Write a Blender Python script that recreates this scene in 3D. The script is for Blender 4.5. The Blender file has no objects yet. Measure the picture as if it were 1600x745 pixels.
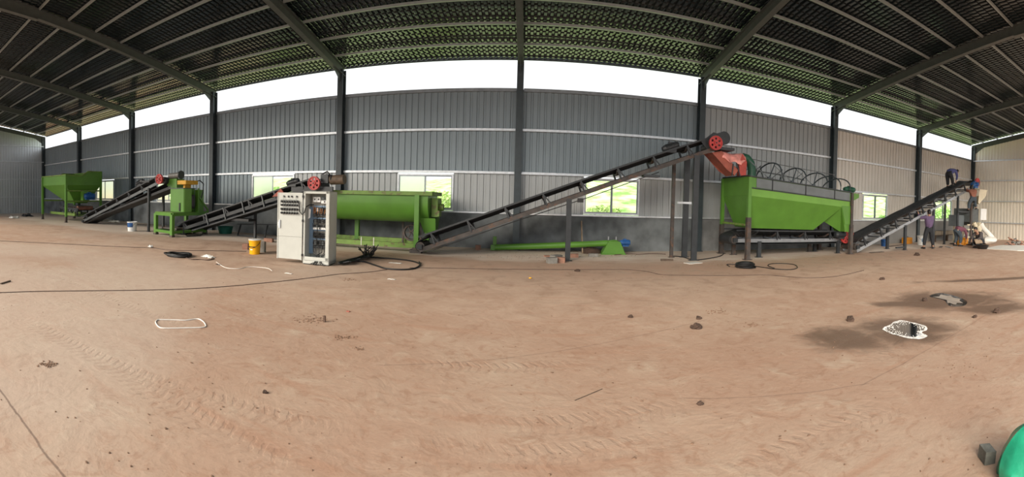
import bpy, math, random
from math import sin, cos, pi, radians, atan2, sqrt, hypot
from mathutils import Vector, Matrix
random.seed(7)
SC = bpy.context.scene
COL = SC.collection

# ---------------------------------------------------------------- camera (a swept panorama: central cylindrical)
D, B, CX, F_, XC, YC, PITCH, ROLL = 12.7208, 5.8578, 0.3505, 650.16, 825.51, 322.89, -0.014177, -0.028559
CAM = Vector((CX, 0, 1.5))
cp, sp, cr, sr = cos(PITCH), sin(PITCH), cos(ROLL), sin(ROLL)
RM = Matrix(((1, 0, 0), (0, cp, -sp), (0, sp, cp))) @ Matrix(((cr, 0, sr), (0, 1, 0), (-sr, 0, cr)))
cam = bpy.data.cameras.new('camera'); camo = bpy.data.objects.new('camera', cam); COL.objects.link(camo)
cam.type = 'PANO'; cam.panorama_type = 'CENTRAL_CYLINDRICAL'
cam.central_cylindrical_radius = 1.0
cam.central_cylindrical_range_u_min = -XC / F_
cam.central_cylindrical_range_u_max = (1600 - XC) / F_
cam.central_cylindrical_range_v_min = (YC - 745) / F_
cam.central_cylindrical_range_v_max = YC / F_
cam.clip_end = 500
x_, y_, z_ = RM.col[0], RM.col[2], -RM.col[1]
camo.matrix_world = Matrix(((x_[0], y_[0], z_[0], CAM[0]), (x_[1], y_[1], z_[1], CAM[1]), (x_[2], y_[2], z_[2], CAM[2]), (0, 0, 0, 1)))
SC.camera = camo

# ---------------------------------------------------------------- overcast sky and exposure
w = bpy.data.worlds.new('overcast_sky'); SC.world = w; w.use_nodes = True
bg = w.node_tree.nodes['Background']
bg.inputs[0].default_value = (0.93, 0.97, 1.0, 1); bg.inputs[1].default_value = 1.0
sun = bpy.data.lights.new('sun', 'SUN'); suno = bpy.data.objects.new('sun', sun); COL.objects.link(suno)
sun.energy = 5.0; sun.angle = radians(40); sun.color = (1.0, 0.90, 0.76)     # the brightest part of the overcast, behind the camera's left shoulder
suno.rotation_euler = Vector((0.48, 0.66, -0.43)).to_track_quat('-Z', 'Y').to_euler()   
suno.location = (40, -20, 30)
vs = SC.view_settings
vs.view_transform = 'Standard'; vs.look = 'None'; vs.gamma = 1; vs.use_curve_mapping = False
vs.exposure = 0.46
SC.render.film_transparent = False

# ---------------------------------------------------------------- helpers
def ray(px, py):
    th = (px - XC) / F_; v = (YC - py) / F_
    return RM @ Vector((sin(th), cos(th), v))
def fl(px, py, z=0.0):                      # a point on the ground
    d = ray(px, py); return CAM + d * ((z - 1.5) / d.z)
def pv(px, py, Y):                          # a point on the vertical plane at depth Y
    d = ray(px, py); return CAM + d * (Y / d.y)

MATS = {}
def mat(name, col, rough=0.6, metal=0.0, var=0.12, scale=6.0, bump=0.0, bscale=40.0, col2=None, rust=0.0, spec=0.5, coat=0.0, trans=0.0):
    if name in MATS: return MATS[name]
    m = bpy.data.materials.new(name); m.use_nodes = True; nt = m.node_tree; N = nt.nodes; L = nt.links
    b = N['Principled BSDF']
    b.inputs['Roughness'].default_value = rough; b.inputs['Metallic'].default_value = metal
    b.inputs['Specular IOR Level'].default_value = spec
    if coat: b.inputs['Coat Weight'].default_value = coat
    if trans: b.inputs['Transmission Weight'].default_value = trans
    tc = N.new('ShaderNodeTexCoord'); geo = N.new('ShaderNodeNewGeometry')
    no = N.new('ShaderNodeTexNoise'); no.inputs['Scale'].default_value = scale; no.inputs['Detail'].default_value = 5
    L.new(geo.outputs['Position'], no.inputs['Vector'])
    mx = N.new('ShaderNodeMix'); mx.data_type = 'RGBA'
    rp = N.new('ShaderNodeMapRange'); rp.inputs[1].default_value = 0.3; rp.inputs[2].default_value = 0.7
    L.new(no.outputs['Fac'], rp.inputs[0]); L.new(rp.outputs[0], mx.inputs[0])
    c = Vector(col); c2 = Vector(col2) if col2 else c * (1 + var)
    mx.inputs[6].default_value = (*(c * (1 - var)), 1); mx.inputs[7].default_value = (*c2, 1)
    out = mx.outputs[2]
    if rust:
        n2 = N.new('ShaderNodeTexNoise'); n2.inputs['Scale'].default_value = scale * 1.7; n2.inputs['Detail'].default_value = 8
        L.new(geo.outputs['Position'], n2.inputs['Vector'])
        r2 = N.new('ShaderNodeMapRange'); r2.inputs[1].default_value = 0.62 - rust * 0.3; r2.inputs[2].default_value = 0.75 - rust * 0.2
        L.new(n2.outputs['Fac'], r2.inputs[0])
        m2 = N.new('ShaderNodeMix'); m2.data_type = 'RGBA'; L.new(r2.outputs[0], m2.inputs[0]); L.new(out, m2.inputs[6])
        m2.inputs[7].default_value = (0.13, 0.07, 0.045, 1); out = m2.outputs[2]
    L.new(out, b.inputs['Base Color'])
    if bump:
        n3 = N.new('ShaderNodeTexNoise'); n3.inputs['Scale'].default_value = bscale; n3.inputs['Detail'].default_value = 4
        L.new(geo.outputs['Position'], n3.inputs['Vector'])
        bp = N.new('ShaderNodeBump'); bp.inputs['Strength'].default_value = bump; bp.inputs['Distance'].default_value = 0.02
        L.new(n3.outputs['Fac'], bp.inputs['Height']); L.new(bp.outputs[0], b.inputs['Normal'])
    MATS[name] = m; return m

GREEN = mat('green_paint', (0.098, 0.245, 0.032), 0.38, var=0.10, scale=2.5)
GREEND = mat('green_paint_dusty', (0.16, 0.27, 0.05), 0.55, var=0.15, scale=5, rust=0.25)
STEEL = mat('dark_steel_paint', (0.030, 0.034, 0.038), 0.42, var=0.2, rust=0.0)
STEELB = mat('steel_bluegrey_paint', (0.045, 0.062, 0.072), 0.40, var=0.15)
STEELR = mat('rusty_dark_steel', (0.065, 0.055, 0.05), 0.6, var=0.35, scale=5, rust=0.28)
RAFTER = mat('rafter_paint', (0.085, 0.098, 0.10), 0.5, var=0.12)
PURLIN = mat('galvanised_purlin', (0.34, 0.38, 0.39), 0.42, metal=0.35, var=0.12)
GALV = mat('bright_galvanised', (0.72, 0.75, 0.78), 0.35, metal=0.5, var=0.12, scale=9)
ALU = mat('rail_steel', (0.30, 0.32, 0.34), 0.35, metal=0.6, var=0.15)
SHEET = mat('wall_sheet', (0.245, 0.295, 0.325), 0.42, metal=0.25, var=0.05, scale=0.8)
SHEETM = mat('wall_sheet_warm_lit', (0.64, 0.61, 0.56), 0.42, metal=0.2, var=0.05, scale=0.8)  # warm light at the right end put into the sheet colour
SHEETLO = mat('wall_sheet_floor_lit', (0.43, 0.45, 0.455), 0.42, metal=0.25, var=0.06, scale=0.8)  # light thrown up by the floor, painted into the lower sheets
SHEET2 = mat('wall_sheet_half_lit', (0.36, 0.385, 0.395), 0.42, metal=0.25, var=0.05, scale=0.8)  # halfway step of the light growing rightwards, in the sheet colour
SHEETL = mat('wall_sheet_light', (0.58, 0.61, 0.63), 0.33, metal=0.60, var=0.05, scale=0.8)
SHEETR = mat('wall_sheet_right_lit', (0.82, 0.765, 0.67), 0.42, metal=0.15, var=0.05, scale=0.8)  # bright warm light on the right end wall, painted into its sheets
TILE = mat('roof_tile_black', (0.012, 0.019, 0.023), 0.14, var=0.25, scale=3, spec=0.75)
RAILG = mat('grey_frame_paint', (0.13, 0.14, 0.145), 0.4, metal=0.3, var=0.2)
RAILB = mat('bright_frame_steel', (0.38, 0.40, 0.42), 0.35, metal=0.5, var=0.15)
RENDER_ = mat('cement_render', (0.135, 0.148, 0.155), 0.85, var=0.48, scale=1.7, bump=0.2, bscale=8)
BELT = mat('rubber_belt', (0.022, 0.024, 0.026), 0.6, var=0.35, scale=7)
RUBBER = mat('black_cable', (0.012, 0.012, 0.013), 0.5, var=0.2)
REDW = mat('red_wheel_paint', (0.50, 0.05, 0.045), 0.45, var=0.15)
REDP = mat('red_oxide_paint', (0.34, 0.09, 0.06), 0.6, var=0.25, scale=5)
PINK = mat('pink_red_sheet', (0.82, 0.33, 0.29), 0.7, var=0.3, scale=5)
BLUE = mat('blue_motor_paint', (0.02, 0.10, 0.30), 0.4, var=0.2)
BLUEL = mat('blue_grey_rail', (0.20, 0.30, 0.42), 0.45, var=0.1)
MOTORG = mat('dark_green_motor', (0.02, 0.10, 0.06), 0.45, var=0.2)
YEL = mat('yellow_guard_paint', (0.62, 0.33, 0.02), 0.5, var=0.15)
YELB = mat('yellow_plastic', (0.85, 0.42, 0.004), 0.35, var=0.05)
WHITE = mat('white_plastic', (0.78, 0.78, 0.76), 0.45, var=0.05)
CABG = mat('cabinet_light_grey', (0.52, 0.53, 0.49), 0.42, var=0.04)
CABI = mat('cabinet_inner_panel', (0.40, 0.37, 0.32), 0.5, var=0.08)
CREAM = mat('cream_panel', (0.66, 0.58, 0.42), 0.5, var=0.08)
GREYP = mat('grey_sheet_panel', (0.15, 0.17, 0.18), 0.5, var=0.12, scale=3)
GREYD = mat('grey_machine_body', (0.09, 0.10, 0.10), 0.5, var=0.2)
BRICK = mat('red_brick', (0.30, 0.16, 0.11), 0.85, var=0.3, scale=12, bump=0.3)
BRICKG = mat('grey_block', (0.22, 0.21, 0.19), 0.9, var=0.25, scale=12, bump=0.4)
WOOD = mat('raw_timber', (0.30, 0.22, 0.15), 0.75, var=0.25, scale=8)
WOODD = mat('dark_timber', (0.10, 0.07, 0.05), 0.8, var=0.3, scale=8)
CLOD = mat('dark_earth', (0.07, 0.042, 0.03), 0.95, var=0.35, scale=20, bump=0.6)
PAPER = mat('white_sheet', (0.75, 0.73, 0.68), 0.6, var=0.06)
TARP = mat('green_plastic_tarp', (0.02, 0.30, 0.17), 0.28, var=0.35, scale=6, bump=0.3, bscale=12)
SKIN = mat('skin', (0.42, 0.24, 0.16), 0.55, var=0.06)
HAIR = mat('black_hair', (0.012, 0.010, 0.010), 0.5)
PURPLE = mat('purple_shirt', (0.13, 0.085, 0.17), 0.85, var=0.12, scale=14)
NAVYP = mat('blue_violet_shirt', (0.075, 0.085, 0.23), 0.85, var=0.12, scale=14)
MAROON = mat('maroon_shirt', (0.17, 0.06, 0.09), 0.85, var=0.15, scale=14)
GREYS = mat('charcoal_shirt', (0.07, 0.06, 0.06), 0.85, var=0.15, scale=14)
RUST_S = mat('rust_orange_shirt', (0.30, 0.12, 0.08), 0.85, var=0.2, scale=14)
TROUS = mat('black_trousers', (0.018, 0.02, 0.025), 0.85, var=0.2)
JEANS = mat('blue_grey_jeans', (0.06, 0.08, 0.10), 0.85, var=0.2)
SHOE = mat('black_shoe', (0.012, 0.012, 0.012), 0.6)
WATER = mat('puddle_water', (0.92, 0.88, 0.84), 0.06, var=0.02, spec=0.5, trans=1.0); WATER.node_tree.nodes['Principled BSDF'].inputs['IOR'].default_value = 1.08
PALEFILM = mat('pale_puddle_film', (0.36, 0.30, 0.25), 0.35, var=0.3, scale=8, spec=0.8)  # paler film for the farther puddle
CRUMB = mat('soil_crumb', (0.19, 0.115, 0.075), 0.95, var=0.3, scale=20)
STONE = mat('dark_grey_stone', (0.12, 0.12, 0.105), 0.85, var=0.3, scale=14, bump=0.4)
PUDGLINT = mat('puddle_sky_glint', (0.78, 0.76, 0.73), 0.5, var=0.3, scale=14)  # sky reflected along the puddle edge, painted white
YGREEN = mat('hi_vis_glove', (0.62, 0.70, 0.04), 0.6)
TEAL = mat('teal_basin', (0.01, 0.12, 0.09), 0.5)
COPPER = mat('orange_wire', (0.45, 0.16, 0.03), 0.5)
BLACKP = mat('black_plastic', (0.015, 0.015, 0.016), 0.4)
SILVERB = mat('silver_drum', (0.20, 0.20, 0.19), 0.5, metal=0.4, var=0.3, scale=12)

class MB:
    def __init__(s): s.v = []; s.f = []
    def add(s, vs, fs):
        n = len(s.v); s.v += [Vector(v) for v in vs]; s.f += [tuple(n + i for i in f) for f in fs]; return s
    def box(s, a, b):
        x0, y0, z0 = a; x1, y1, z1 = b
        return s.add([(x0,y0,z0),(x1,y0,z0),(x1,y1,z0),(x0,y1,z0),(x0,y0,z1),(x1,y0,z1),(x1,y1,z1),(x0,y1,z1)],
                     [(0,3,2,1),(4,5,6,7),(0,1,5,4),(1,2,6,5),(2,3,7,6),(3,0,4,7)])
    def bar(s, p, q, wd, ht, up=(0,0,1)):                       # rectangular bar from p to q
        p, q = Vector(p), Vector(q); d = (q - p).normalized(); u = Vector(up)
        if abs(d.dot(u)) > 0.98: u = Vector((0, 1, 0))
        n = d.cross(u).normalized(); u = n.cross(d).normalized(); vs = []
        for c in (p, q):
            for i, j in ((-1,-1),(1,-1),(1,1),(-1,1)): vs.append(c + n * i * wd / 2 + u * j * ht / 2)
        return s.add(vs, [(0,1,2,3),(7,6,5,4),(0,4,5,1),(1,5,6,2),(2,6,7,3),(3,7,4,0)])
    def ibeam(s, p, q, wd, ht, t=0.012, up=(0,0,1)):            # I section, flanges across up
        p, q = Vector(p), Vector(q); d = (q - p).normalized(); u = Vector(up); n = d.cross(u).normalized(); u = n.cross(d).normalized()
        s.bar(p + u * (ht/2 - t/2), q + u * (ht/2 - t/2), wd, t, up); s.bar(p - u * (ht/2 - t/2), q - u * (ht/2 - t/2), wd, t, up)
        return s.bar(p, q, t, ht - 2*t, up)
    def cyl(s, p, q, r, r2=None, n=14, caps=True):
        p, q = Vector(p), Vector(q); d = (q - p).normalized(); u = Vector((0,0,1)) if abs(d.z) < 0.9 else Vector((1,0,0))
        a = d.cross(u).normalized(); b = d.cross(a); r2 = r if r2 is None else r2; vs = []
        for c, rr in ((p, r), (q, r2)):
            for i in range(n): vs.append(c + a * cos(2*pi*i/n) * rr + b * sin(2*pi*i/n) * rr)
        fs = [(i, (i+1) % n, n + (i+1) % n, n + i) for i in range(n)]
        if caps: fs += [tuple(range(n-1, -1, -1)), tuple(range(n, 2*n))]
        return s.add(vs, fs)
    def tube(s, pts, r, n=6, closed=False):
        pts = [Vector(p) for p in pts]; m = len(pts); vs = []
        for k, p in enumerate(pts):
            d = (pts[min(k+1, m-1)] - pts[max(k-1, 0)]) if not closed else (pts[(k+1) % m] - pts[k-1])
            d.normalize(); u = Vector((0,0,1)) if abs(d.z) < 0.95 else Vector((1,0,0))
            a = d.cross(u).normalized(); b = d.cross(a)
            for i in range(n): vs.append(p + a * cos(2*pi*i/n) * r + b * sin(2*pi*i/n) * r)
        fs = [(k*n+i, k*n+(i+1) % n, (k+1)*n+(i+1) % n, (k+1)*n+i) for k in range(m-1) for i in range(n)]
        if closed: fs += [((m-1)*n+i, (m-1)*n+(i+1) % n, (i+1) % n, i) for i in range(n)]
        else: fs += [tuple(range(n-1, -1, -1)), tuple((m-1)*n + i for i in range(n))]
        return s.add(vs, fs)
    def lathe(s, c, prof, n=18, ax='z'):                        # prof: (radius, height)
        c = Vector(c); vs = []
        for r, h in prof:
            for i in range(n):
                a = 2*pi*i/n
                vs.append(c + (Vector((r*cos(a), r*sin(a), h)) if ax == 'z' else Vector((r*cos(a), h, r*sin(a))) if ax == 'y' else Vector((h, r*cos(a), r*sin(a)))))
        m = len(prof); fs = [(k*n+i, k*n+(i+1) % n, (k+1)*n+(i+1) % n, (k+1)*n+i) for k in range(m-1) for i in range(n)]
        fs += [tuple(range(n-1, -1, -1)), tuple((m-1)*n + i for i in range(n))]
        return s.add(vs, fs)
    def plate(s, pts, t=0.008, dirn=None):                      # a flat polygon given thickness
        pts = [Vector(p) for p in pts]; nrm = Vector((0,0,0))
        for i in range(len(pts)): nrm += (pts[i]-pts[0]).cross(pts[(i+1) % len(pts)]-pts[0])
        nrm.normalize()
        if dirn is not None: nrm = Vector(dirn)
        n = len(pts); return s.add([p - nrm*t/2 for p in pts] + [p + nrm*t/2 for p in pts],
              [tuple(range(n-1,-1,-1)), tuple(range(n, 2*n))] + [(i, (i+1) % n, n+(i+1) % n, n+i) for i in range(n)])
    def frustum(s, top, bot, zt, zb, t=0.01, cap=False):        # top/bot = (x0,y0,x1,y1), four plates; zt may be a pair (left,right)
        zl, zr = zt if isinstance(zt, tuple) else (zt, zt); bl, br = zb if isinstance(zb, tuple) else (zb, zb)
        T = [(top[0],top[1],zl),(top[2],top[1],zr),(top[2],top[3],zr),(top[0],top[3],zl)]
        Q = [(bot[0],bot[1],bl),(bot[2],bot[1],br),(bot[2],bot[3],br),(bot[0],bot[3],bl)]
        for i in range(4): s.plate([Q[i], Q[(i+1) % 4], T[(i+1) % 4], T[i]], t)
        if cap: s.plate(Q, t)
        return s
    def blob(s, c, rx, ry, rz, seed=0, j=0.25, n=8, m=5):
        rd = random.Random(seed); c = Vector(c); vs = [c + Vector((0,0,-rz))]
        for k in range(1, m):
            for i in range(n):
                a, e = 2*pi*i/n, -pi/2 + pi*k/m; q = 1 + rd.uniform(-j, j)
                vs.append(c + Vector((rx*cos(e)*cos(a)*q, ry*cos(e)*sin(a)*q, rz*sin(e)*q)))
        vs.append(c + Vector((0,0,rz)))
        fs = [(0, 1+(i+1) % n, 1+i) for i in range(n)]
        for k in range(m-2): fs += [(1+k*n+i, 1+k*n+(i+1) % n, 1+(k+1)*n+(i+1) % n, 1+(k+1)*n+i) for i in range(n)]
        e = len(vs)-1; fs += [(e, 1+(m-2)*n+i, 1+(m-2)*n+(i+1) % n) for i in range(n)]
        return s.add(vs, fs)
    def mesh(s, name, m, off=Vector((0,0,0)), smooth=True):
        me = bpy.data.meshes.new(name); me.from_pydata([tuple(v - off) for v in s.v], [], s.f); me.validate(); me.update()
        if m: me.materials.append(m)
        if smooth:
            me.polygons.foreach_set('use_smooth', [True]*len(me.polygons)); me.set_sharp_from_angle(angle=radians(38))
        return me
    def pieces(s):                                              # far-apart pieces of this shape, as separate builders
        n = len(s.v); par = list(range(n))
        def find(a):
            while par[a] != a: par[a] = par[par[a]]; a = par[a]
            return a
        for f in s.f:
            for b_ in f[1:]: par[find(b_)] = find(f[0])
        isl = {}
        for i in range(n): isl.setdefault(find(i), []).append(i)
        keys = list(isl); k = len(keys)
        if k < 2 or k > 120: return [s]
        bb = []
        for q in keys:
            P = [s.v[i] for i in isl[q]]; bb.append((Vector([min(p[c] for p in P) for c in range(3)]), Vector([max(p[c] for p in P) for c in range(3)])))
        pp = list(range(k))
        def f2(a):
            while pp[a] != a: a = pp[a]
            return a
        for i in range(k):
            for j in range(i):
                g = Vector([max(0, bb[i][0][c]-bb[j][1][c], bb[j][0][c]-bb[i][1][c]) for c in range(3)]).length
                if g <= max(0.02, 0.5*max(max(bb[i][1]-bb[i][0]), max(bb[j][1]-bb[j][0]))): pp[f2(i)] = f2(j)
        groups = {}
        for i in range(k): groups.setdefault(f2(i), []).append(keys[i])
        if len(groups) < 2: return [s]
        out = []
        for g in groups.values():
            m2 = MB(); mp = {}
            for q in g:
                for i in isl[q]: mp[i] = len(m2.v); m2.v.append(s.v[i])
            m2.f = [tuple(mp[i] for i in f) for f in s.f if f[0] in mp]; out.append(m2)
        return out
    def build(s, name, m, parent=None, smooth=True, bevel=0.0):
        if parent is not None and name not in ('cable_bundle', 'foliage', 'sky_glint_specks', 'control_wire', 'door_wiring', 'power_cable', 'orange_lead', 'silt'):
            ps = s.pieces()
            if len(ps) > 1: return [q.build(name, m, parent, smooth, bevel) for q in ps][0]
        if parent is not None:
            off = Vector((0,0,0)); p = parent
            while p is not None: off = off + p.location; p = p.parent
            o = bpy.data.objects.new(name, s.mesh(name, m, off, smooth)); COL.objects.link(o); o.parent = parent
        else:
            xs = [v.x for v in s.v]; ys = [v.y for v in s.v]; zs = [v.z for v in s.v]
            off = Vector(((min(xs)+max(xs))/2, (min(ys)+max(ys))/2, min(zs)))
            o = bpy.data.objects.new(name, s.mesh(name, m, off, smooth)); COL.objects.link(o); o.location = off
        if bevel:
            b = o.modifiers.new('bevel', 'BEVEL'); b.width = bevel; b.segments = 2; b.limit_method = 'ANGLE'
        return o
def tag(o, label=None, cat=None, group=None, kind=None):
    if label: o['label'] = label
    if cat: o['category'] = cat
    if group: o['group'] = group
    if kind: o['kind'] = kind
    return o
def empty(name, loc, label=None, cat=None, group=None, kind=None):
    o = bpy.data.objects.new(name, None); COL.objects.link(o); o.location = loc; o.empty_display_size = 0.2
    return tag(o, label, cat, group, kind)
def inst(name, me, loc, parent=None, rot=None):
    o = bpy.data.objects.new(name, me); COL.objects.link(o); o.parent = parent
    o.location = Vector(loc) - (parent.location if parent else Vector((0,0,0)))
    if rot: o.rotation_euler = rot
    return o

# ---------------------------------------------------------------- building constants
XL, XR = -5*B, 4*B
YB, YF, YRIDGE = 12.85, -5.65, 3.6
ZEAVE, SLOPE = 5.92, 0.168
def roofz(y): return ZEAVE + SLOPE * ((12.72 - y) if y >= YRIDGE else (y - (2*YRIDGE - 12.72)))
FRONT_L = 3.1        # the slope behind the camera is tiled only this far down; the unseen rest is left untiled to let daylight onto the floor
ZB, ZL, ZU, ZW = 1.106, 2.34, 3.659, 4.917
WIN = [(-21.45,-19.45), (-15.6,-13.8), (-9.70,-7.75), (-3.83,-2.0), (2.05,3.84), (13.62,15.32), (19.25,21.1)]

# ---------------------------------------------------------------- floor
def floor_material():
    m = bpy.data.materials.new('dusty_red_concrete'); m.use_nodes = True; nt = m.node_tree; N = nt.nodes; L = nt.links
    b = N['Principled BSDF']; geo = N.new('ShaderNodeNewGeometry'); P = geo.outputs['Position']
    sep = N.new('ShaderNodeSeparateXYZ'); L.new(P, sep.inputs[0]); X, Y = sep.outputs[0], sep.outputs[1]
    def M(op, a, c=None, d=None):
        n = N.new('ShaderNodeMath'); n.operation = op
        for i, v in enumerate((a, c, d)):
            if v is None: continue
            if isinstance(v, (int, float)): n.inputs[i].default_value = v
            else: L.new(v, n.inputs[i])
        return n.outputs[0]
    def R(v, a, c, o0=0.0, o1=1.0, smooth=True):
        n = N.new('ShaderNodeMapRange'); n.interpolation_type = 'SMOOTHSTEP' if smooth else 'LINEAR'; L.new(v, n.inputs[0])
        for i, q in enumerate((a, c, o0, o1)): n.inputs[i+1].default_value = q
        return n.outputs[0]
    def noise(s, det=6, rough=0.55, vec=None, dist=0):
        n = N.new('ShaderNodeTexNoise'); n.inputs['Scale'].default_value = s; n.inputs['Detail'].default_value = det
        n.inputs['Roughness'].default_value = rough; n.inputs['Distortion'].default_value = dist; L.new(vec or P, n.inputs['Vector']); return n.outputs['Fac']
    def mix(f, a, c):
        n = N.new('ShaderNodeMix'); n.data_type = 'RGBA'
        if isinstance(f, float): n.inputs[0].default_value = f
        else: L.new(f, n.inputs[0])
        for i, v in ((6, a), (7, c)):
            if isinstance(v, tuple): n.inputs[i].default_value = (*v, 1)
            else: L.new(v, n.inputs[i])
        return n.outputs[2]
    n1 = noise(0.45, 7, 0.6); n2 = noise(2.2, 8, 0.62, dist=0.6); n3 = noise(14, 6, 0.6); n4 = noise(0.16, 3)
    # streaks drawn out along the building by traffic
    mp = N.new('ShaderNodeMapping'); mp.inputs['Scale'].default_value = (0.35, 2.4, 1); L.new(P, mp.inputs[0]); n5 = noise(1.4, 6, 0.6, mp.outputs[0])
    c = mix(R(n1, 0.35, 0.65), (0.375, 0.243, 0.172), (0.41, 0.292, 0.215))
    c = mix(M('MULTIPLY', R(n2, 0.52, 0.78), 0.75), c, (0.47, 0.375, 0.285))
    c = mix(M('MULTIPLY', R(n5, 0.52, 0.70), 0.75), c, (0.36, 0.21, 0.14))
    c = mix(M('MULTIPLY', R(n3, 0.60, 0.75), 0.35), c, (0.27, 0.16, 0.11))
    n6 = noise(5.5, 10, 0.7, dist=1.2); c = mix(M('MULTIPLY', R(n6, 0.50, 0.64), 0.62), c, (0.315, 0.185, 0.122)); c = mix(M('MULTIPLY', R(n6, 0.44, 0.30), 0.28), c, (0.50, 0.40, 0.30))
    # clean concrete strip along the back wall and at the far left
    edge = M('ADD', Y, M('MULTIPLY', M('SUBTRACT', n1, 0.5), 3.0)); edge = M('ADD', edge, M('MULTIPLY', M('SUBTRACT', n5, 0.5), 1.2))
    left = M('MULTIPLY', R(X, -6.0, -16.0), 2.0)
    em = R(M('ADD', edge, left), 10.0, 10.9)
    c = mix(em, c, mix(R(n2, 0.4, 0.7), (0.72, 0.64, 0.55), (0.83, 0.78, 0.70)))
    # red earth swept up in patches before the strip
    rp = M('MULTIPLY', R(n2, 0.47, 0.56), M('MULTIPLY', R(Y, 7.6, 8.8), R(Y, 10.6, 9.4)))
    c = mix(M('MULTIPLY', rp, M('MULTIPLY', R(X, -6, 0), 0.75)), c, (0.30, 0.13, 0.075))
    c = mix(M('MULTIPLY', M('MULTIPLY', R(edge, 3.5, 8.5), R(n2, 0.25, 0.6)), 0.62), c, (0.60, 0.43, 0.325))  # brightness of the far floor painted in as a paler tone
    # pale bare patches near the left foreground
    c = mix(M('MULTIPLY', M('MULTIPLY', R(n4, 0.45, 0.6), R(X, 1.0, -3.0)), 0.45), c, (0.50, 0.42, 0.35))
    # tyre tracks: ruts with a chevron tread
    tr = None; hh = None
    TR = [((0, 475), (175, 565), .13), ((175, 565), (400, 715), .13), ((75, 425), (300, 515), .12), ((300, 515), (800, 575), .13), ((250, 595), (500, 675), .12),
          ((500, 675), (800, 715), .13), ((1150, 745), (1300, 675), .12), ((1300, 675), (1580, 565), .13), ((800, 670), (1100, 625), .14), ((1100, 625), (1400, 550), .13)]
    TR = [(fl(*a)[:2], fl(*e)[:2], wd) for a, e, wd in TR]
    for (a, e, wd) in TR:
        dx, dy = e[0]-a[0], e[1]-a[1]; ln = hypot(dx, dy); ux, uy = dx/ln, dy/ln
        wob = M('MULTIPLY', M('SUBTRACT', n4, 0.5), 0.5)
        d = M('ADD', M('ADD', M('MULTIPLY', X, -uy), M('MULTIPLY', Y, ux)), -(-uy*a[0] + ux*a[1])); d = M('ADD', d, wob)
        sl = M('ADD', M('ADD', M('MULTIPLY', X, ux), M('MULTIPLY', Y, uy)), -(ux*a[0]+uy*a[1]))
        ad = M('ABSOLUTE', d)
        msk = M('MULTIPLY', R(ad, wd, wd*0.7), M('MULTIPLY', R(sl, -0.4, 0.4), R(sl, ln+1.5, ln)))
        ph = M('ADD', M('MULTIPLY', sl, 2*pi/0.085), M('MULTIPLY', ad, 34)); ph = M('ADD', ph, M('MULTIPLY', n3, 5.0))
        tread = M('SINE', ph); tread = R(tread, 0.1, 0.9)
        v = M('MULTIPLY', msk, tread)
        tr = v if tr is None else M('MAXIMUM', tr, v)
    vis = R(n1, 0.40, 0.58)
    tr = M('MULTIPLY', tr, vis)
    c = mix(M('MULTIPLY', tr, 0.15), c, (0.24, 0.14, 0.10))
    # thin saw-cut joints
    for (a, e) in [(fl(0, 610), fl(100, 745)), (fl(1350, 600), fl(1560, 480)), (fl(1070, 622), fl(1350, 600)), (fl(600, 570), fl(1100, 500))]:
        dx, dy = e.x-a.x, e.y-a.y; ln = hypot(dx, dy); ux, uy = dx/ln, dy/ln
        d = M('ABSOLUTE', M('ADD', M('ADD', M('MULTIPLY', X, -uy), M('MULTIPLY', Y, ux)), M('MULTIPLY', M('SUBTRACT', n2, 0.5), 0.06)))
        d = M('ABSOLUTE', M('ADD', M('ADD', M('MULTIPLY', X, -uy), M('MULTIPLY', Y, ux)), M('ADD', uy*a.x - ux*a.y, M('MULTIPLY', M('SUBTRACT', n2, 0.5), 0.05))))
        sl = M('ADD', M('ADD', M('MULTIPLY', X, ux), M('MULTIPLY', Y, uy)), -(ux*a.x+uy*a.y))
        j = M('MULTIPLY', R(d, 0.012, 0.003), M('MULTIPLY', R(sl, -0.1, 0.0), R(sl, ln+0.1, ln)))
        c = mix(M('MULTIPLY', j, 0.7 if a.y < 1.9 else 0.35), c, (0.13, 0.085, 0.065))
    # wet stains round the two puddles
    wet = None
    for (q, rx, ry) in [(fl(1412, 514), 0.75, 0.42), (fl(1320, 528), 0.55, 0.34), (fl(1482, 469), 1.25, 0.55), (fl(1410, 474), 0.7, 0.16), (fl(1560, 436), 2.0, 0.13), (fl(1555, 482), 0.7, 0.25)]:
        e1 = M('DIVIDE', M('SUBTRACT', X, q.x), rx); e2 = M('DIVIDE', M('SUBTRACT', Y, q.y), ry)
        # stains lie across the line of sight: rotate 55 degrees
        a = radians(38)
        u = M('ADD', M('MULTIPLY', M('SUBTRACT', X, q.x), cos(a)), M('MULTIPLY', M('SUBTRACT', Y, q.y), -sin(a)))
        v = M('ADD', M('MULTIPLY', M('SUBTRACT', X, q.x), sin(a)), M('MULTIPLY', M('SUBTRACT', Y, q.y), cos(a)))
        r = M('SQRT', M('ADD', M('POWER', M('DIVIDE', u, rx), 2), M('POWER', M('DIVIDE', v, ry*1.6), 2)))
        r = M('ADD', r, M('ADD', M('MULTIPLY', M('SUBTRACT', n2, 0.5), 1.3), M('MULTIPLY', M('SUBTRACT', n6, 0.5), 0.9)))
        k = R(r, 1.2, 0.45)
        wet = k if wet is None else M('MAXIMUM', wet, k)
    c = mix(M('MULTIPLY', wet, 0.88), c, (0.135, 0.085, 0.058))
    L.new(c, b.inputs['Base Color'])
    L.new(M('SUBTRACT', 0.86, M('MULTIPLY', wet, 0.35)), b.inputs['Roughness'])
    b.inputs['Specular IOR Level'].default_value = 0.35
    h = M('ADD', M('MULTIPLY', n3, 0.25), M('MULTIPLY', n2, 0.7)); h = M('SUBTRACT', h, M('MULTIPLY', tr, 0.13))
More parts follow.
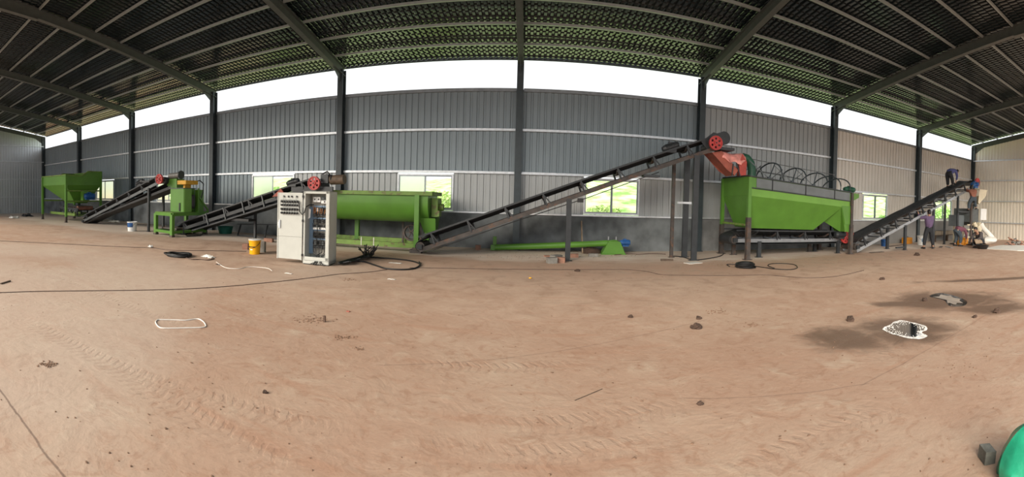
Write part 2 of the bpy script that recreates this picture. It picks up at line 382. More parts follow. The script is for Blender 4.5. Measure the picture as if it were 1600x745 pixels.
    bp = N.new('ShaderNodeBump'); bp.inputs['Strength'].default_value = 0.55; bp.inputs['Distance'].default_value = 0.035
    L.new(h, bp.inputs['Height']); L.new(bp.outputs[0], b.inputs['Normal'])
    return m
fm = MB()
nx, ny = 60, 24
X0, X1, Y0, Y1 = XL-0.3, XR+0.3, YF-0.6, YB+0.3
fm.box((X0, Y0, -0.25), (X1, Y1, 0.0))
tag(fm.build('floor', floor_material(), smooth=False), 'dusty red-brown concrete shed floor with tyre tracks and wet stains', kind='structure')

# ---------------------------------------------------------------- outside ground and hill
def ground_material():
    m = bpy.data.materials.new('meadow_and_red_earth'); m.use_nodes = True; nt = m.node_tree; N = nt.nodes; L = nt.links
    b = N['Principled BSDF']; b.inputs['Roughness'].default_value = 0.95; geo = N.new('ShaderNodeNewGeometry')
    sep = N.new('ShaderNodeSeparateXYZ'); L.new(geo.outputs['Position'], sep.inputs[0])
    n = N.new('ShaderNodeTexNoise'); n.inputs['Scale'].default_value = 1.1; n.inputs['Detail'].default_value = 9; L.new(geo.outputs['Position'], n.inputs['Vector'])
    r = N.new('ShaderNodeValToRGB'); L.new(n.outputs['Fac'], r.inputs[0])
    r.color_ramp.elements[0].position = 0.36; r.color_ramp.elements[0].color = (0.24, 0.44, 0.10, 1)
    r.color_ramp.elements[1].position = 0.62; r.color_ramp.elements[1].color = (0.74, 0.84, 0.48, 1)
    n2 = N.new('ShaderNodeTexNoise'); n2.inputs['Scale'].default_value = 0.25; L.new(geo.outputs['Position'], n2.inputs['Vector'])
    ad = N.new('ShaderNodeMath'); ad.operation = 'MULTIPLY_ADD'; L.new(n2.outputs['Fac'], ad.inputs[0]); ad.inputs[1].default_value = 8; L.new(sep.outputs[0], ad.inputs[2])
    mr = N.new('ShaderNodeMapRange'); L.new(ad.outputs[0], mr.inputs[0]); mr.inputs[1].default_value = -6.0; mr.inputs[2].default_value = -11.0
    my = N.new('ShaderNodeMapRange'); L.new(sep.outputs[1], my.inputs[0]); my.inputs[1].default_value = 24.0; my.inputs[2].default_value = 20.5
    mm = N.new('ShaderNodeMath'); mm.operation = 'MULTIPLY'; L.new(mr.outputs[0], mm.inputs[0]); L.new(my.outputs[0], mm.inputs[1])
    mx = N.new('ShaderNodeMix'); mx.data_type = 'RGBA'; L.new(mm.outputs[0], mx.inputs[0]); L.new(r.outputs[0], mx.inputs[6]); mx.inputs[7].default_value = (0.62, 0.36, 0.21, 1)
    L.new(mx.outputs[2], b.inputs['Base Color']); return m
GM = ground_material()
g = MB(); nx, ny = 60, 26
for j in range(ny+1):
    for i in range(nx+1):
        x = -75 + 150*i/nx; y = YB + 0.35 + 60*(j/ny)**1.4
        z = -0.12 + (0 if y < 17 else 5.0*(1-math.exp(-((y-17)/22.0)))) + (0.5*sin(x*0.13+1)+0.4*sin(x*0.31+y*0.2))*min(1, max(0, (y-17)/12))
        g.v.append(Vector((x, y, z)))
for j in range(ny):
    for i in range(nx): a = j*(nx+1)+i; g.f.append((a, a+1, a+nx+2, a+nx+1))
tag(g.build('hill', GM), 'bright grassy hillside seen through the windows', kind='structure')
g = MB().box((-60, -60, -0.32), (60, YB+0.4, -0.12))
tag(g.build('ground', mat('outside_earth', (0.50, 0.33, 0.22), 0.95, var=0.2, scale=0.5)), 'pale reddish earth yard around the shed', kind='structure')
def bush(c, rx, ry, rz, n, m, name, label, seed):
    rd = random.Random(seed); s = MB()
    for k in range(n):
        a = rd.uniform(0, 2*pi); e = math.asin(rd.uniform(-0.25, 1)); q = rd.uniform(0.72, 1.0)
        p = Vector((c[0]+rx*q*cos(e)*cos(a), c[1]+ry*q*cos(e)*sin(a), c[2]+rz*q*(0.35+sin(e)*0.65)))
        d = Vector((rd.uniform(-1,1), rd.uniform(-1,1), rd.uniform(-1,1))).normalized(); u = d.orthogonal().normalized(); t = d.cross(u); w_ = rd.uniform(0.07, 0.15)
        s.add([p-u*w_, p-t*w_*0.5, p+u*w_, p+t*w_*0.5], [(0,1,2,3)])
    root = empty(name, (c[0], c[1], c[2]), label, 'shrub', 'shrubs on the hillside')
    s.build('foliage', m, root, smooth=False)['kind'] = 'stuff'
    st = MB()
    for k in range(5):
        a = k*1.3; st.tube([(c[0], c[1], c[2]-0.5), (c[0]+0.1*cos(a), c[1]+0.1*sin(a), c[2]+rz*0.3), (c[0]+rx*0.5*cos(a), c[1]+ry*0.5*sin(a), c[2]+rz*0.7)], 0.025, 5)
    st.build('stem', WOODD, root)
LEAFA = mat('leaf_fresh', (0.42, 0.66, 0.20), 0.7, var=0.3, scale=3)
LEAFB = mat('leaf_yellowgreen', (0.68, 0.82, 0.36), 0.7, var=0.25, scale=3)
def hz(x, y): return -0.12 + (0 if y < 17 else 5.0*(1-math.exp(-((y-17)/22.0)))) + (0.5*sin(x*0.13+1)+0.4*sin(x*0.31+y*0.2))*min(1, max(0, (y-17)/12))
bl_ = [(-4.2, 20.5, 1.2, 1.3, 'light green shrub on the hillside behind the window left of the middle column'),
       (-13.5, 20.0, 1.4, 1.7, 'light green shrub on the hillside behind the window beyond the cabinet door'),
       (3.9, 19.5, 1.1, 1.1, 'yellow-green shrub on the hillside behind the window above the long conveyor'),
       (22.6, 19.0, 1.2, 1.3, 'fresh green shrub on the hillside behind the window left of the fifth steel column'),
       (20.2, 19.5, 1.0, 0.9, 'pale shrub on the hillside behind the window beside the screening machine'),
       (29.0, 18.4, 1.6, 2.2, 'tall dark green shrub behind the rearmost right window')]
for i, (x, y, r_, h_, lb) in enumerate(bl_): bush((x, y, hz(x, y)-0.15), r_, r_*0.8, h_, 900, LEAFA if i in (1, 3, 5) else LEAFB, 'shrub', lb, 30+i)

# ---------------------------------------------------------------- back wall
def sheet_mesh(name, m, width, h0, h1, nr=4, depth=0.028):       # ribbed sheet, h0/h1 heights at both ends
    p = width/nr; xs = []
    for k in range(nr):
        o = k*p; xs += [(o, 0), (o+p*0.62, 0), (o+p*0.68, depth), (o+p*0.94, depth)]
    xs.append((width, 0)); s = MB()
    for x, y in xs:
        t = x/width; s.v += [Vector((x, y, 0)), Vector((x, y, h0+(h1-h0)*t))]
    n = len(xs)
    for x, y in xs:
        t = x/width; s.v += [Vector((x, y+0.004, 0)), Vector((x, y+0.004, h0+(h1-h0)*t))]
    s.f = [(2*i, 2*i+2, 2*i+3, 2*i+1) for i in range(n-1)] + [(2*n+2*i, 2*n+2*i+1, 2*n+2*i+3, 2*n+2*i+2) for i in range(n-1)]
    s.f += [(2*i+1, 2*i+3, 2*n+2*i+3, 2*n+2*i+1) for i in range(n-1)]
    return s.mesh(name, m, smooth=False)
SW = B/7
wb = empty('wall_back', (0, YB, 0), 'long back wall of ribbed grey metal sheets over a low cement-rendered wall', kind='structure')
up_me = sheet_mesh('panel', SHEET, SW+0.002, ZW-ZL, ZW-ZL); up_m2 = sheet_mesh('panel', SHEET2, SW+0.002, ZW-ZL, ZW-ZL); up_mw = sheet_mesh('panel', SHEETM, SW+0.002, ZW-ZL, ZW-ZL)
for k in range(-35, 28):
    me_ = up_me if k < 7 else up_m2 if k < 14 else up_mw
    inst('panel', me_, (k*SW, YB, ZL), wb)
def lower(x0, x1):                                               # sheets below the lower rail, cut round the windows
    x = x0; n = max(1, round((x1-x0)/SW)); ww = (x1-x0)/n
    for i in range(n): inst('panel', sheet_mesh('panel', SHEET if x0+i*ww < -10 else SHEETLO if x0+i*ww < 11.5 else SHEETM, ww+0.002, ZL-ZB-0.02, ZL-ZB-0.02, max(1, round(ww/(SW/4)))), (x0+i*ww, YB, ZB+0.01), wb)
xp = XL
for a, b_ in WIN: lower(xp, a); xp = b_
lower(xp, XR)
RENDL = mat('cement_render_lit', (0.30, 0.295, 0.285), 0.85, var=0.22, scale=0.9, bump=0.2, bscale=8)  # stronger light at the right painted into the render
for (xa_, xb_, m_) in ((XL-0.1, 5.86, RENDER_), (5.86, 11.7, mat('cement_render_half_lit', (0.18, 0.185, 0.185), 0.85, var=0.42, scale=1.7, bump=0.2, bscale=8)), (11.7, XR+0.1, RENDL)): MB().box((xa_, YB-0.10, -0.02), (xb_, YB+0.14, ZB-0.03)).build('rendered_wall', m_, wb)  # render gets paler in steps, painting in the light to the right
for k in range(-5, 4):
    x0, x1 = k*B+0.11, (k+1)*B-0.11
    s = MB().box((x0, YB-0.16, ZB-0.03), (x1, YB+0.12, ZB+0.015)); s.build('sill_rail', GALV if k not in (1,) else GALV, wb)
    for z in (ZL, ZU):
        MB().box((x0, YB-0.10, z-0.035), (x1, YB-0.003, z+0.035)).build('girt', GALV, wb)
    MB().box((x0, YB-0.07, ZW-0.08), (x1, YB+0.05, ZW+0.02)).build('top_rail', ALU, wb)
# windows
GLASS = mat('window_glass', (0.9, 0.95, 0.93), 0.0, trans=1.0, var=0.0); 
g_ = GLASS.node_tree; g_.nodes['Principled BSDF'].inputs['IOR'].default_value = 1.05
FILM = mat('frosted_film', (0.92, 0.93, 0.92), 0.5, trans=0.85, var=0.02); FILM.node_tree.nodes['Principled BSDF'].inputs['IOR'].default_value = 1.1
def window(n, a, b_, films, label):
    r = empty('window_%d' % n, ((a+b_)/2, YB, ZB), label, kind='structure'); z0, z1 = ZB+0.03, ZL-0.07; t = 0.045
    s = MB(); s.box((a, YB-0.05, z0), (a+t, YB+0.05, z1)); s.box((b_-t, YB-0.05, z0), (b_, YB+0.05, z1)); s.box((a+t, YB-0.05, z0), (b_-t, YB+0.05, z0+t)); s.box((a+t, YB-0.05, z1-t), (b_-t, YB+0.05, z1))
    s.build('window_frame', GALV, r); mid = (a+b_)/2
    for i, (p, q, y) in enumerate(((a+t, mid+0.03, YB-0.018), (mid-0.03, b_-t, YB+0.018))):
        s = MB(); u = 0.035
        for bx in (((p, y-0.014, z0+t), (p+u, y+0.014, z1-t)), ((q-u, y-0.014, z0+t), (q, y+0.014, z1-t)), ((p+u, y-0.014, z0+t), (q-u, y+0.014, z0+t+u)), ((p+u, y-0.014, z1-t-u), (q-u, y+0.014, z1-t))): s.box(*bx)
        sa = s.build('sash', ALU, r)
        MB().box((p+u, y-0.003, z0+t+u), (q-u, y+0.003, z1-t-u)).build('pane', FILM if films[i] else GLASS, sa)
wl = ['far left window behind the green feed hopper', 'window behind the head of the leftmost conveyor', 'window behind the middle-left conveyor with one frosted pane', 'window behind the green mixing trough with one frosted pane',
      'window crossed by the long rising conveyor', 'window to the right of the green screening machine', 'window between the two rearmost columns on the right']
for i, (a, b_) in enumerate(WIN): window(i+1, a, b_, (i in (0, 1, 2, 3), i in (0,)), wl[i])

# ---------------------------------------------------------------- side walls
def side_wall(side, X, m, rails, ymin, opening=None):
    r = empty('wall_'+side, (X, YB, 0), 'ribbed %s metal end wall on the %s' % ('silver-grey' if side == 'left' else 'warm-lit grey', side), kind='structure')
    n = int((YB - ymin)/SW)
    for k in range(n):
        ya, yb_ = YB - k*SW, YB-(k+1)*SW; ha, hb = roofz(ya)-0.04, roofz(yb_)-0.04; z0 = 0.0
        if opening and opening[0] < (ya+yb_)/2 < opening[1]: z0 = opening[2]
        if side == 'left': me = sheet_mesh('panel', m, SW+0.002, hb-z0, ha-z0); inst('panel', me, (X, yb_, z0), r, (0, 0, pi/2))
        else: me = sheet_mesh('panel', m, SW+0.002, ha-z0, hb-z0); inst('panel', me, (X, ya, z0), r, (0, 0, -pi/2))
    sx = 1 if side == 'left' else -1
    for z in rails:
        segs = [(YB-0.15, YB-n*SW)]
        if opening and z < opening[2]: segs = [(YB-0.15, opening[1]), (opening[0], YB-n*SW)]
        for a, b_ in segs: MB().box((X+sx*0.003, b_, z-0.03), (X+sx*0.09, a, z+0.03)).build('girt', GALV, r)
    return r
side_wall('left', XL, SHEETL, (1.24, 2.56, 3.90, 5.10), YF)
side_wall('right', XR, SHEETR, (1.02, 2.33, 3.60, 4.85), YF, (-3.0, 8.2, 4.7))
# ---------------------------------------------------------------- frame: columns, rafters, roof
for k in range(-5, 5):
    x = k*B; s = MB()
    s.ibeam((x, 12.72, -0.02), (x, 12.72, roofz(12.72)-0.16), 0.20, 0.26, 0.014, up=(0, 1, 0))
    s.box((x-0.14, 12.55, 0.0), (x+0.14, 12.89, 0.02))
    o = s.build('steel_column', STEELB); side = ['corner column at the far left end wall', 'second column from the left end wall', 'third column from the left end wall, left conveyor in front', 'column to the right of the green crusher', 'column behind the control cabinet',
      'middle column of the back wall, above the long conveyor foot', 'column behind the head of the long conveyor', 'column behind the green screening machine', 'column behind the standing man in purple', 'corner column at the right end wall'][k+5]
    tag(o, 'dark blue-grey steel ' + side, 'column', 'back wall columns', 'structure')
    MB().ibeam((x, -5.5, -0.02), (x, -5.5, roofz(-5.5)-0.16), 0.20, 0.26, 0.014, up=(0, 1, 0)).build('steel_column', STEELB)['kind'] = 'structure'
    s = MB(); off = 0.20
    ya, yb_ = 12.86, YRIDGE+0.02
    s.ibeam((x, ya, roofz(ya)-off), (x, 5.0, roofz(5.0)-off), 0.17, 0.28, 0.012)
    s.ibeam((x, 5.0, roofz(5.0)-off-0.0), (x, yb_, roofz(yb_)-off-0.04), 0.17, 0.34, 0.012)
    s.ibeam((x, YRIDGE-0.02, roofz(YRIDGE+0.02)-off-0.04), (x, -5.6, roofz(-5.6)-off), 0.17, 0.28, 0.012)
    s.box((x-0.10, YRIDGE-0.015, roofz(YRIDGE)-0.5), (x+0.10, YRIDGE+0.015, roofz(YRIDGE)-0.06))
    s.plate([(x, 12.6, roofz(12.6)-0.33), (x, 12.0, roofz(12.0)-0.33), (x, 12.6, roofz(12.6)-0.62)], 0.012)
    o = s.build('roof_beam', RAFTER); tag(o, 'grey steel roof beam over the ' + side.replace('column', 'post', 1), 'beam', 'roof beams', 'structure')
ceil = empty('ceiling', (0, YRIDGE, roofz(YRIDGE)), 'dark glossy tiled roof seen from below', kind='structure')
MB().box((XL-0.1, 12.975, roofz(12.98)-0.02), (XR+0.1, 13.0, roofz(12.98)+0.09)).build('eave_beam', STEELB, ceil)
pm = MB().box((0.09, -0.026, -0.02), (B-0.09, 0.026, 0.045)); pme = pm.mesh('purlin', PURLIN)
ys = [12.02 - i*1.0 for i in range(9)] 
for y in ys + [2*YRIDGE - y for y in ys]:
    for k in range(-5, 4): inst('purlin', pme, (k*B, y, roofz(y)-0.055), ceil)
def tile_mesh(nw=5, L_=9.37, pitch=0.219):
    seg = [0, 0.10, 0.15, 0.21, 0.55, 0.61, 0.66, 0.8]; hg = [0, 0.0, 0.012, 0.040, 0.042, 0.012, 0.0, -0.001]
    wv = SW/nw; xs = []
    for k in range(nw): xs += [((k+u)*wv, h) for u, h in zip(seg, hg)]
    xs.append((SW, 0)); rows = int(L_/pitch)+1; s = MB(); n = len(xs); rr = []
    for r in range(rows):
        d0, d1 = r*pitch, min((r+1)*pitch, L_)                   # d measured down from the ridge
        for d, z in ((d0, -0.026), (d0+0.11, -0.014), (d1-0.001, -0.001)):
            rr.append((d, z))
    for d, z in rr:
        for x, h in xs: s.v.append(Vector((x, d, -SLOPE*d + h + z + 0.03)))
    for j in range(len(rr)-1):
        for i in range(n-1): a = j*n+i; s.f.append((a, a+1, a+n+1, a+n))
    me = s.mesh('roof_sheet', TILE, smooth=False); return me
TM = tile_mesh()
zr = roofz(YRIDGE)
for k in range(-35, 28):
    inst('roof_sheet', TM, (k*SW, YRIDGE, zr), ceil)
TM2 = tile_mesh(L_=FRONT_L)
TM2.transform(Matrix.Diagonal((1, -1, 1, 1)))
for k in range(-35, 28):
    inst('roof_sheet', TM2, (k*SW, YRIDGE, zr), ceil)
MB().plate([(XL-0.1, YRIDGE-0.35, roofz(YRIDGE-0.35)+0.12), (XR+0.1, YRIDGE-0.35, roofz(YRIDGE-0.35)+0.12), (XR+0.1, YRIDGE, zr+0.16), (XL-0.1, YRIDGE, zr+0.16)], 0.01).plate(
    [(XL-0.1, YRIDGE+0.35, roofz(YRIDGE+0.35)+0.12), (XR+0.1, YRIDGE+0.35, roofz(YRIDGE+0.35)+0.12), (XR+0.1, YRIDGE, zr+0.16), (XL-0.1, YRIDGE, zr+0.16)], 0.01).build('ridge_cap', TILE, ceil)

# ================================================================ MACHINES
def motor(parent, p, d, r=0.11, ln=0.34, m=None, name='motor'):
    p, d = Vector(p), Vector(d).normalized(); m = m or STEEL; s = MB()
    s.cyl(p, p + d*ln, r, n=16)
    for k in range(7): q = p + d*(ln*(0.12+0.11*k)); s.cyl(q, q + d*ln*0.035, r*1.1, n=16)
    s.cyl(p - d*ln*0.22, p, r*0.7, r, n=16); s.cyl(p + d*ln, p + d*ln*1.18, r*1.02, r*0.85, n=16)
    s.box(p + d*ln*0.45 + Vector((-r*0.5, -r*0.45, r*0.85)), p + d*ln*0.45 + Vector((r*0.5, r*0.45, r*1.4)))
    s.box(p + d*ln*0.2 + Vector((-0.02, -r*0.8, -r*1.25)), p + d*ln*0.9 + Vector((0.02, r*0.8, -r*0.9)))
    return s.build(name, m, parent)
def holed_wheel(parent, c, R=0.20, t=0.07, m=None):                # red pulley in the XZ plane: rim, web with six round holes, hub
    c = Vector(c); s = MB()
    for sec in range(6):
        a0 = sec*pi/3; am = a0 + pi/6; hc = Vector((cos(am), 0, sin(am)))*R*0.60; hr = R*0.165; ri, ro = R*0.28, R*0.88
        angs = set(2*pi*i/20 for i in range(20))
        corners = [Vector((cos(a), 0, sin(a)))*q for a in (a0, a0+pi/3) for q in (ri, ro)]
        for k in corners: angs.add(atan2((k-hc).z, (k-hc).x) % (2*pi))
        angs = sorted(angs); inner = []; outer = []
        for a in angs:
            d = Vector((cos(a), 0, sin(a))); inner.append(hc + d*hr); best = 9
            bq = hc.dot(d)
            disc = bq*bq - (hc.length_squared - ro*ro); best = min(best, -bq + sqrt(max(disc, 0)))
            disc = bq*bq - (hc.length_squared - ri*ri)
            if disc > 0:
                tt = -bq - sqrt(disc)
                if tt > 0: best = min(best, tt)
            for sd in (a0, a0+pi/3):
                nrm = Vector((-sin(sd), 0, cos(sd))); den = d.dot(nrm)
                if abs(den) > 1e-6:
                    tt = -hc.dot(nrm)/den
                    if tt > 0: best = min(best, tt)
            outer.append(hc + d*best)
        n = len(angs); vs = []
        for y in (-t*0.25, t*0.25): vs += [c + p + Vector((0, y, 0)) for p in inner] + [c + p + Vector((0, y, 0)) for p in outer]
        fs = []
        for i in range(n):
            j = (i+1) % n; fs += [(i, j, n+j, n+i), (2*n+i, 3*n+i, 3*n+j, 2*n+j), (i, 2*n+i, 2*n+j, j)]
        s.add(vs, fs)
    n = 28; vs = []                                                 # rim and hub
    for y, r in ((-t/2, R), (-t/2, R*0.87), (t/2, R*0.87), (t/2, R)):
        vs += [c + Vector((r*cos(2*pi*i/n), y, r*sin(2*pi*i/n))) for i in range(n)]
    s.add(vs, [(k*n+i, k*n+(i+1) % n, ((k+1) % 4)*n+(i+1) % n, ((k+1) % 4)*n+i) for k in range(4) for i in range(n)])
    s.cyl(c - Vector((0, t*0.7, 0)), c + Vector((0, t*0.7, 0)), R*0.29, n=18)
    w_ = s.build('drive_wheel', m or REDW, parent)
    MB().cyl(c - Vector((0, t*0.95, 0)), c + Vector((0, 0.30, 0)), R*0.10, n=10).build('shaft', STEEL, w_)
    return w_

def conveyor(P0, P1, width, label, gap=0.29, trough=0.10, legs=(), beltw=None, railm=None, nb=1.0, wheel='head', R_=0.20, ret=0.0, chord=True, loop=True, group='belt conveyors'):
    """P0, P1: near lower rail, tail and head. The belt runs gap above the rails."""
    P0, P1 = Vector(P0), Vector(P1); yv = Vector((0, 1, 0)); e = (P1-P0); L_ = e.length; e.normalize()
    n = Vector((-e.y, e.x, 0)); n = n.normalized(); u = e.cross(n); u = u if u.z > 0 else -u
    base = Vector(((P0.x+P1.x)/2, P0.y+width/2, 0))
    root = empty('belt_conveyor', base, label, 'conveyor', group)
    def at(s_, t, h): return P0 + e*s_ + n*t + u*h
    railm = railm or STEEL
    for t in (0.0, width):
        s = MB(); s.bar(at(0, t, 0), at(L_, t, 0), 0.012, 0.11, u); s.bar(at(0, t+(0.02 if t == 0 else -0.02), 0.05), at(L_, t+(0.02 if t == 0 else -0.02), 0.05), 0.045, 0.01, u)
        s.bar(at(0, t+(0.02 if t == 0 else -0.02), -0.05), at(L_, t+(0.02 if t == 0 else -0.02), -0.05), 0.045, 0.01, u); s.build('frame_rail', railm, root)
    k = 0.45
    while k < L_-0.35:                                             # idler brackets with their rollers, cross ties
        s = MB(); s.bar(at(k, 0.0, 0.02), at(k, 0.0, gap+0.02), 0.05, 0.045, e); s.bar(at(k, width, 0.02), at(k, width, gap+0.02), 0.05, 0.045, e)
        s.bar(at(k, 0, 0.02), at(k, width, 0.02), 0.06, 0.03, u)
        s.bar(at(k, 0.0, gap), at(k+0.12, 0.0, 0.03), 0.03, 0.03, e)
        b_ = s.build('idler_bracket', STEEL, root)
        z0 = gap - trough*0.9 - 0.05; c1, c2 = width*0.34, width*0.66; s = MB()
        s.cyl(at(k, c1, z0), at(k, c2, z0), 0.04, n=10); s.cyl(at(k, 0.05, gap-0.05), at(k, c1-0.01, z0), 0.04, n=10); s.cyl(at(k, c2+0.01, z0), at(k, width-0.05, gap-0.05), 0.04, n=10)
        s.build('roller', STEELR, b_)
        MB().bar(at(k+nb*0.5, 0, -0.03), at(k+nb*0.5, width, -0.03), 0.05, 0.05, u).build('cross_tie', STEEL, root)
        k += nb
    # belt: troughed carrying run, wrap round both pulleys, flat return run
    rb = 0.13; s = MB(); prof = [0.0, 0.16, 0.34, 0.66, 0.84, 1.0]; hh_ = [1.0, 0.5, 0.0, 0.0, 0.5, 1.0]; rows = []
    m_ = max(6, int(L_/0.4)); 
    for i in range(m_+1):
        sx = 0.05 + (L_-0.1)*i/m_; f = min(1, sx/0.5, (L_-sx)/0.5); rows.append((sx, gap - trough, f, 0.03*(sin(i*1.9)) if trough > 0.05 else 0))
    ctr = gap - trough - rb
    for a in range(1, 6 if loop else 3): rows.append((L_-0.05 + rb*sin(pi*a/6), ctr + rb*cos(pi*a/6), 0, 0))
    for i in range(5 if loop else 0): rows.append((L_-0.05-(L_-0.1)*i/4, ctr-rb-ret*sin(pi*i/4)*0 - (ret*(1-abs(i-1.2)/4) if 0 < i < 4 else 0), 0, 0))
    for a in range(1, 6 if loop else 1): rows.append((0.05 - rb*sin(pi*a/6), ctr - rb*cos(pi*a/6), 0, 0))
    for sx, h, f, wv in rows:
        for p, q in zip(prof, hh_): s.v.append(at(sx, 0.03+(width-0.06)*p, h + f*q*(trough+0.035+wv*0.3)))
    nn = 6; mr = len(rows)
    for i in range(mr if loop else mr-1):
        for j in range(nn-1): a, b2 = i*nn+j, ((i+1) % mr)*nn+j; s.f.append((a, a+1, b2+1, b2))
    o = s.build('belt', BELT, root); o.modifiers.new('thickness', 'SOLIDIFY').thickness = 0.014
    if chord:                                                      # edge strip along the top of the brackets
        for t in (0.0, width): MB().bar(at(0.1, t, gap+0.03), at(L_-0.1, t, gap+0.03), 0.035, 0.045, u).build('skirt_strip', STEEL, root)
    for nm, sx in (('head_pulley', L_-0.05), ('tail_pulley', 0.05)):
        MB().cyl(at(sx, 0.02, ctr), at(sx, width-0.02, ctr), rb-0.012, n=18).cyl(at(sx, -0.06, ctr), at(sx, width+0.06, ctr), 0.03, n=10).build(nm, SILVERB if nm == 'head_pulley' else STEELR, root)
        s = MB(); s.box(at(sx, -0.05, ctr)+Vector((-0.07, -0.02, -0.06)), at(sx, -0.05, ctr)+Vector((0.07, 0.03, 0.06)))
        s.box(at(sx, width+0.03, ctr)+Vector((-0.07, -0.02, -0.06)), at(sx, width+0.03, ctr)+Vector((0.07, 0.03, 0.06))); s.build('bearing_block', STEEL, root)
    if wheel: 
        sx = L_-0.05 if wheel == 'head' else 0.05; holed_wheel(root, at(sx, -0.14, ctr+0.06), R_)
    for (s_, t, z0, wd, mt) in legs:
        top = at(s_, t, -0.02); MB().box((top.x-wd/2, top.y-0.04, z0), (top.x+wd/2, top.y+0.04, top.z)).box((top.x-wd*0.9, top.y-0.07, z0), (top.x+wd*0.9, top.y+0.07, z0+0.012)).build('leg', mt, root)
    return root, at, ctr, L_

# ---- 1 feed hopper
H = empty('feed_hopper', (-20.4, 10.5, 0), 'green sloped-side feed hopper on four tall legs at the far left', 'hopper')
x0, x1, y0, y1 = -21.95, -18.88, 9.52, 11.6
for (x, y, zt) in ((x0, y0, 2.46), (x1, y0, 2.46), (x1, y1, 2.66), (x0, y1, 2.66)):
    l = MB().box((x-0.055, y-0.055, 0.28), (x+0.055, y+0.055, zt)).build('leg', GREEN, H)
    f = MB().box((x-0.058, y-0.058, 0.0), (x+0.058, y+0.058, 0.30)).box((x-0.09, y-0.09, 0), (x+0.09, y+0.09, 0.012)).build('foot', STEELR, l); f['label'] = 'dark unpainted steel foot'
s = MB()
s.plate([(x0, y0, 1.95), (x1, y0, 1.95), (x1, y0, 2.44), (x0, y0, 2.44)]); s.plate([(x0, y1, 1.95), (x1, y1, 1.95), (x1, y1, 2.66), (x0, y1, 2.66)])
for x in (x0, x1): s.plate([(x, y0, 1.95), (x, y1, 1.95), (x, y1, 2.64), (x, 10.82, 2.66), (x, 10.42, 2.40), (x, y0, 2.42)])
s.build('hopper_wall', GREEN, H)
s = MB()
s.bar((x0-0.05, y0, 2.46), (x1+0.05, y0, 2.46), 0.10, 0.05)
for x in (x0, x1):
    s.bar((x, y0, 2.44), (x, 10.42, 2.42), 0.09, 0.05); s.bar((x, 10.42, 2.42), (x, 10.82, 2.67), 0.09, 0.05); s.bar((x, 10.82, 2.67), (x, y1, 2.66), 0.09, 0.05)
s.bar((x0-0.05, y1, 2.67), (x1+0.05, y1, 2.67), 0.10, 0.05); s.build('rim', GREEND, H)
MB().frustum((x0, y0, x1, y1), (-20.15, 10.25, -19.3, 11.0), 1.95, 0.98, 0.01).build('hopper_cone', GREEN, H)
for (a, b_) in (((x1, y0, 1.64), (x1, y1, 1.64)), ((x1, y0, 1.09), (x1, y1, 1.09)), ((x0, y0, 1.09), (x0, y1, 1.09))): MB().bar(a, b_, 0.06, 0.07).build('cross_beam', GREEND, H)
MB().box((-18.98, 10.42, 1.13), (-18.72, 10.80, 1.62)).build('gearbox_plate', GREEN, H)
motor(H, (-18.72, 10.58, 1.36), (0.3, 1, 0), 0.15, 0.42, BLUE)['label'] = 'blue drive motor'
s = MB(); s.box((x0+0.1, 9.95, 0.36), (x1+0.15, 10.03, 0.46)); s.box((x0+0.1, 11.1, 0.36), (x1+0.15, 11.18, 0.46)); s.box((x0+0.1, 9.95, 0.33), (x1+0.15, 11.18, 0.36)); s.build('feeder_tray', GREEND, H)
s = MB()
for i in range(9): s.cyl((-20.5+i*0.22, 10.1, 0.74), (-20.5+i*0.22, 11.0, 0.74), 0.05, n=10)
s.build('roller', STEELR, H)
s = MB(); s.bar((-20.8, 10.08, 0.72), (-18.6, 10.08, 0.66), 0.05, 0.12).bar((-20.8, 11.02, 0.72), (-18.6, 11.02, 0.66), 0.05, 0.12)
for x in (-20.7, -20.0, -19.3, -18.7): s.box((x-0.03, 10.05, 0.36), (x+0.03, 10.11, 0.68)).box((x-0.03, 10.99, 0.36), (x+0.03, 11.05, 0.68))
s.build('feeder_frame', STEEL, H)
MB().box((-20.5, 10.16, 0.80), (-18.7, 10.94, 0.85)).box((-20.5, 10.16, 0.60), (-18.7, 10.94, 0.63)).build('feeder_belt', BELT, H)
MB().cyl((-18.75, 10.12, 0.74), (-18.75, 11.0, 0.74), 0.11, n=16).build('feeder_drum', mat('brown_red_drum', (0.20, 0.085, 0.055), 0.6, var=0.3), H)
rd = random.Random(6)
for k in range(9):
    x = -20.4+k*0.19; motor(H, (x, 10.02, 0.56+0.05*rd.random()), (0.2, 1, 0), 0.05, 0.10, [STEEL, GREYD, ALU][k % 3], 'idler_block')

# ---- conveyors
c1, at1, ct1, L1 = conveyor((-18.05, 10.05, 0.10), (-11.75, 10.05, 2.02), 0.75, 'first belt conveyor on the left, rising from the green feed hopper to the crusher', gap=0.22, trough=0.10, nb=0.95, R_=0.19, railm=RAILG,
    legs=((5.65, 0.0, 0, 0.085, STEEL), (5.65, 0.75, 0, 0.085, STEEL)))
p = at1(4.85, 0.10, 0.40); motor(c1, p, (1, 0, 0.32), 0.10, 0.34, STEEL); p = at1(5.5, 0.1, 0.36); MB().box(p-Vector((0.20, 0.12, 0.10)), p+Vector((0.30, 0.35, -0.02))).build('motor_bed', STEEL, c1)
s = MB(); s.plate([at1(0.3, 0.05, -0.06), at1(L1+0.25, 0.05, -0.42), at1(L1+0.25, 0.70, -0.42), at1(0.3, 0.70, -0.06)], 0.012)
for t in (0.05, 0.70): s.plate([at1(0.3, t, -0.06), at1(L1+0.25, t, -0.42), at1(L1+0.25, t, -0.32), at1(0.3, t, -0.02)], 0.008)
s.build('drip_tray', BELT, c1)
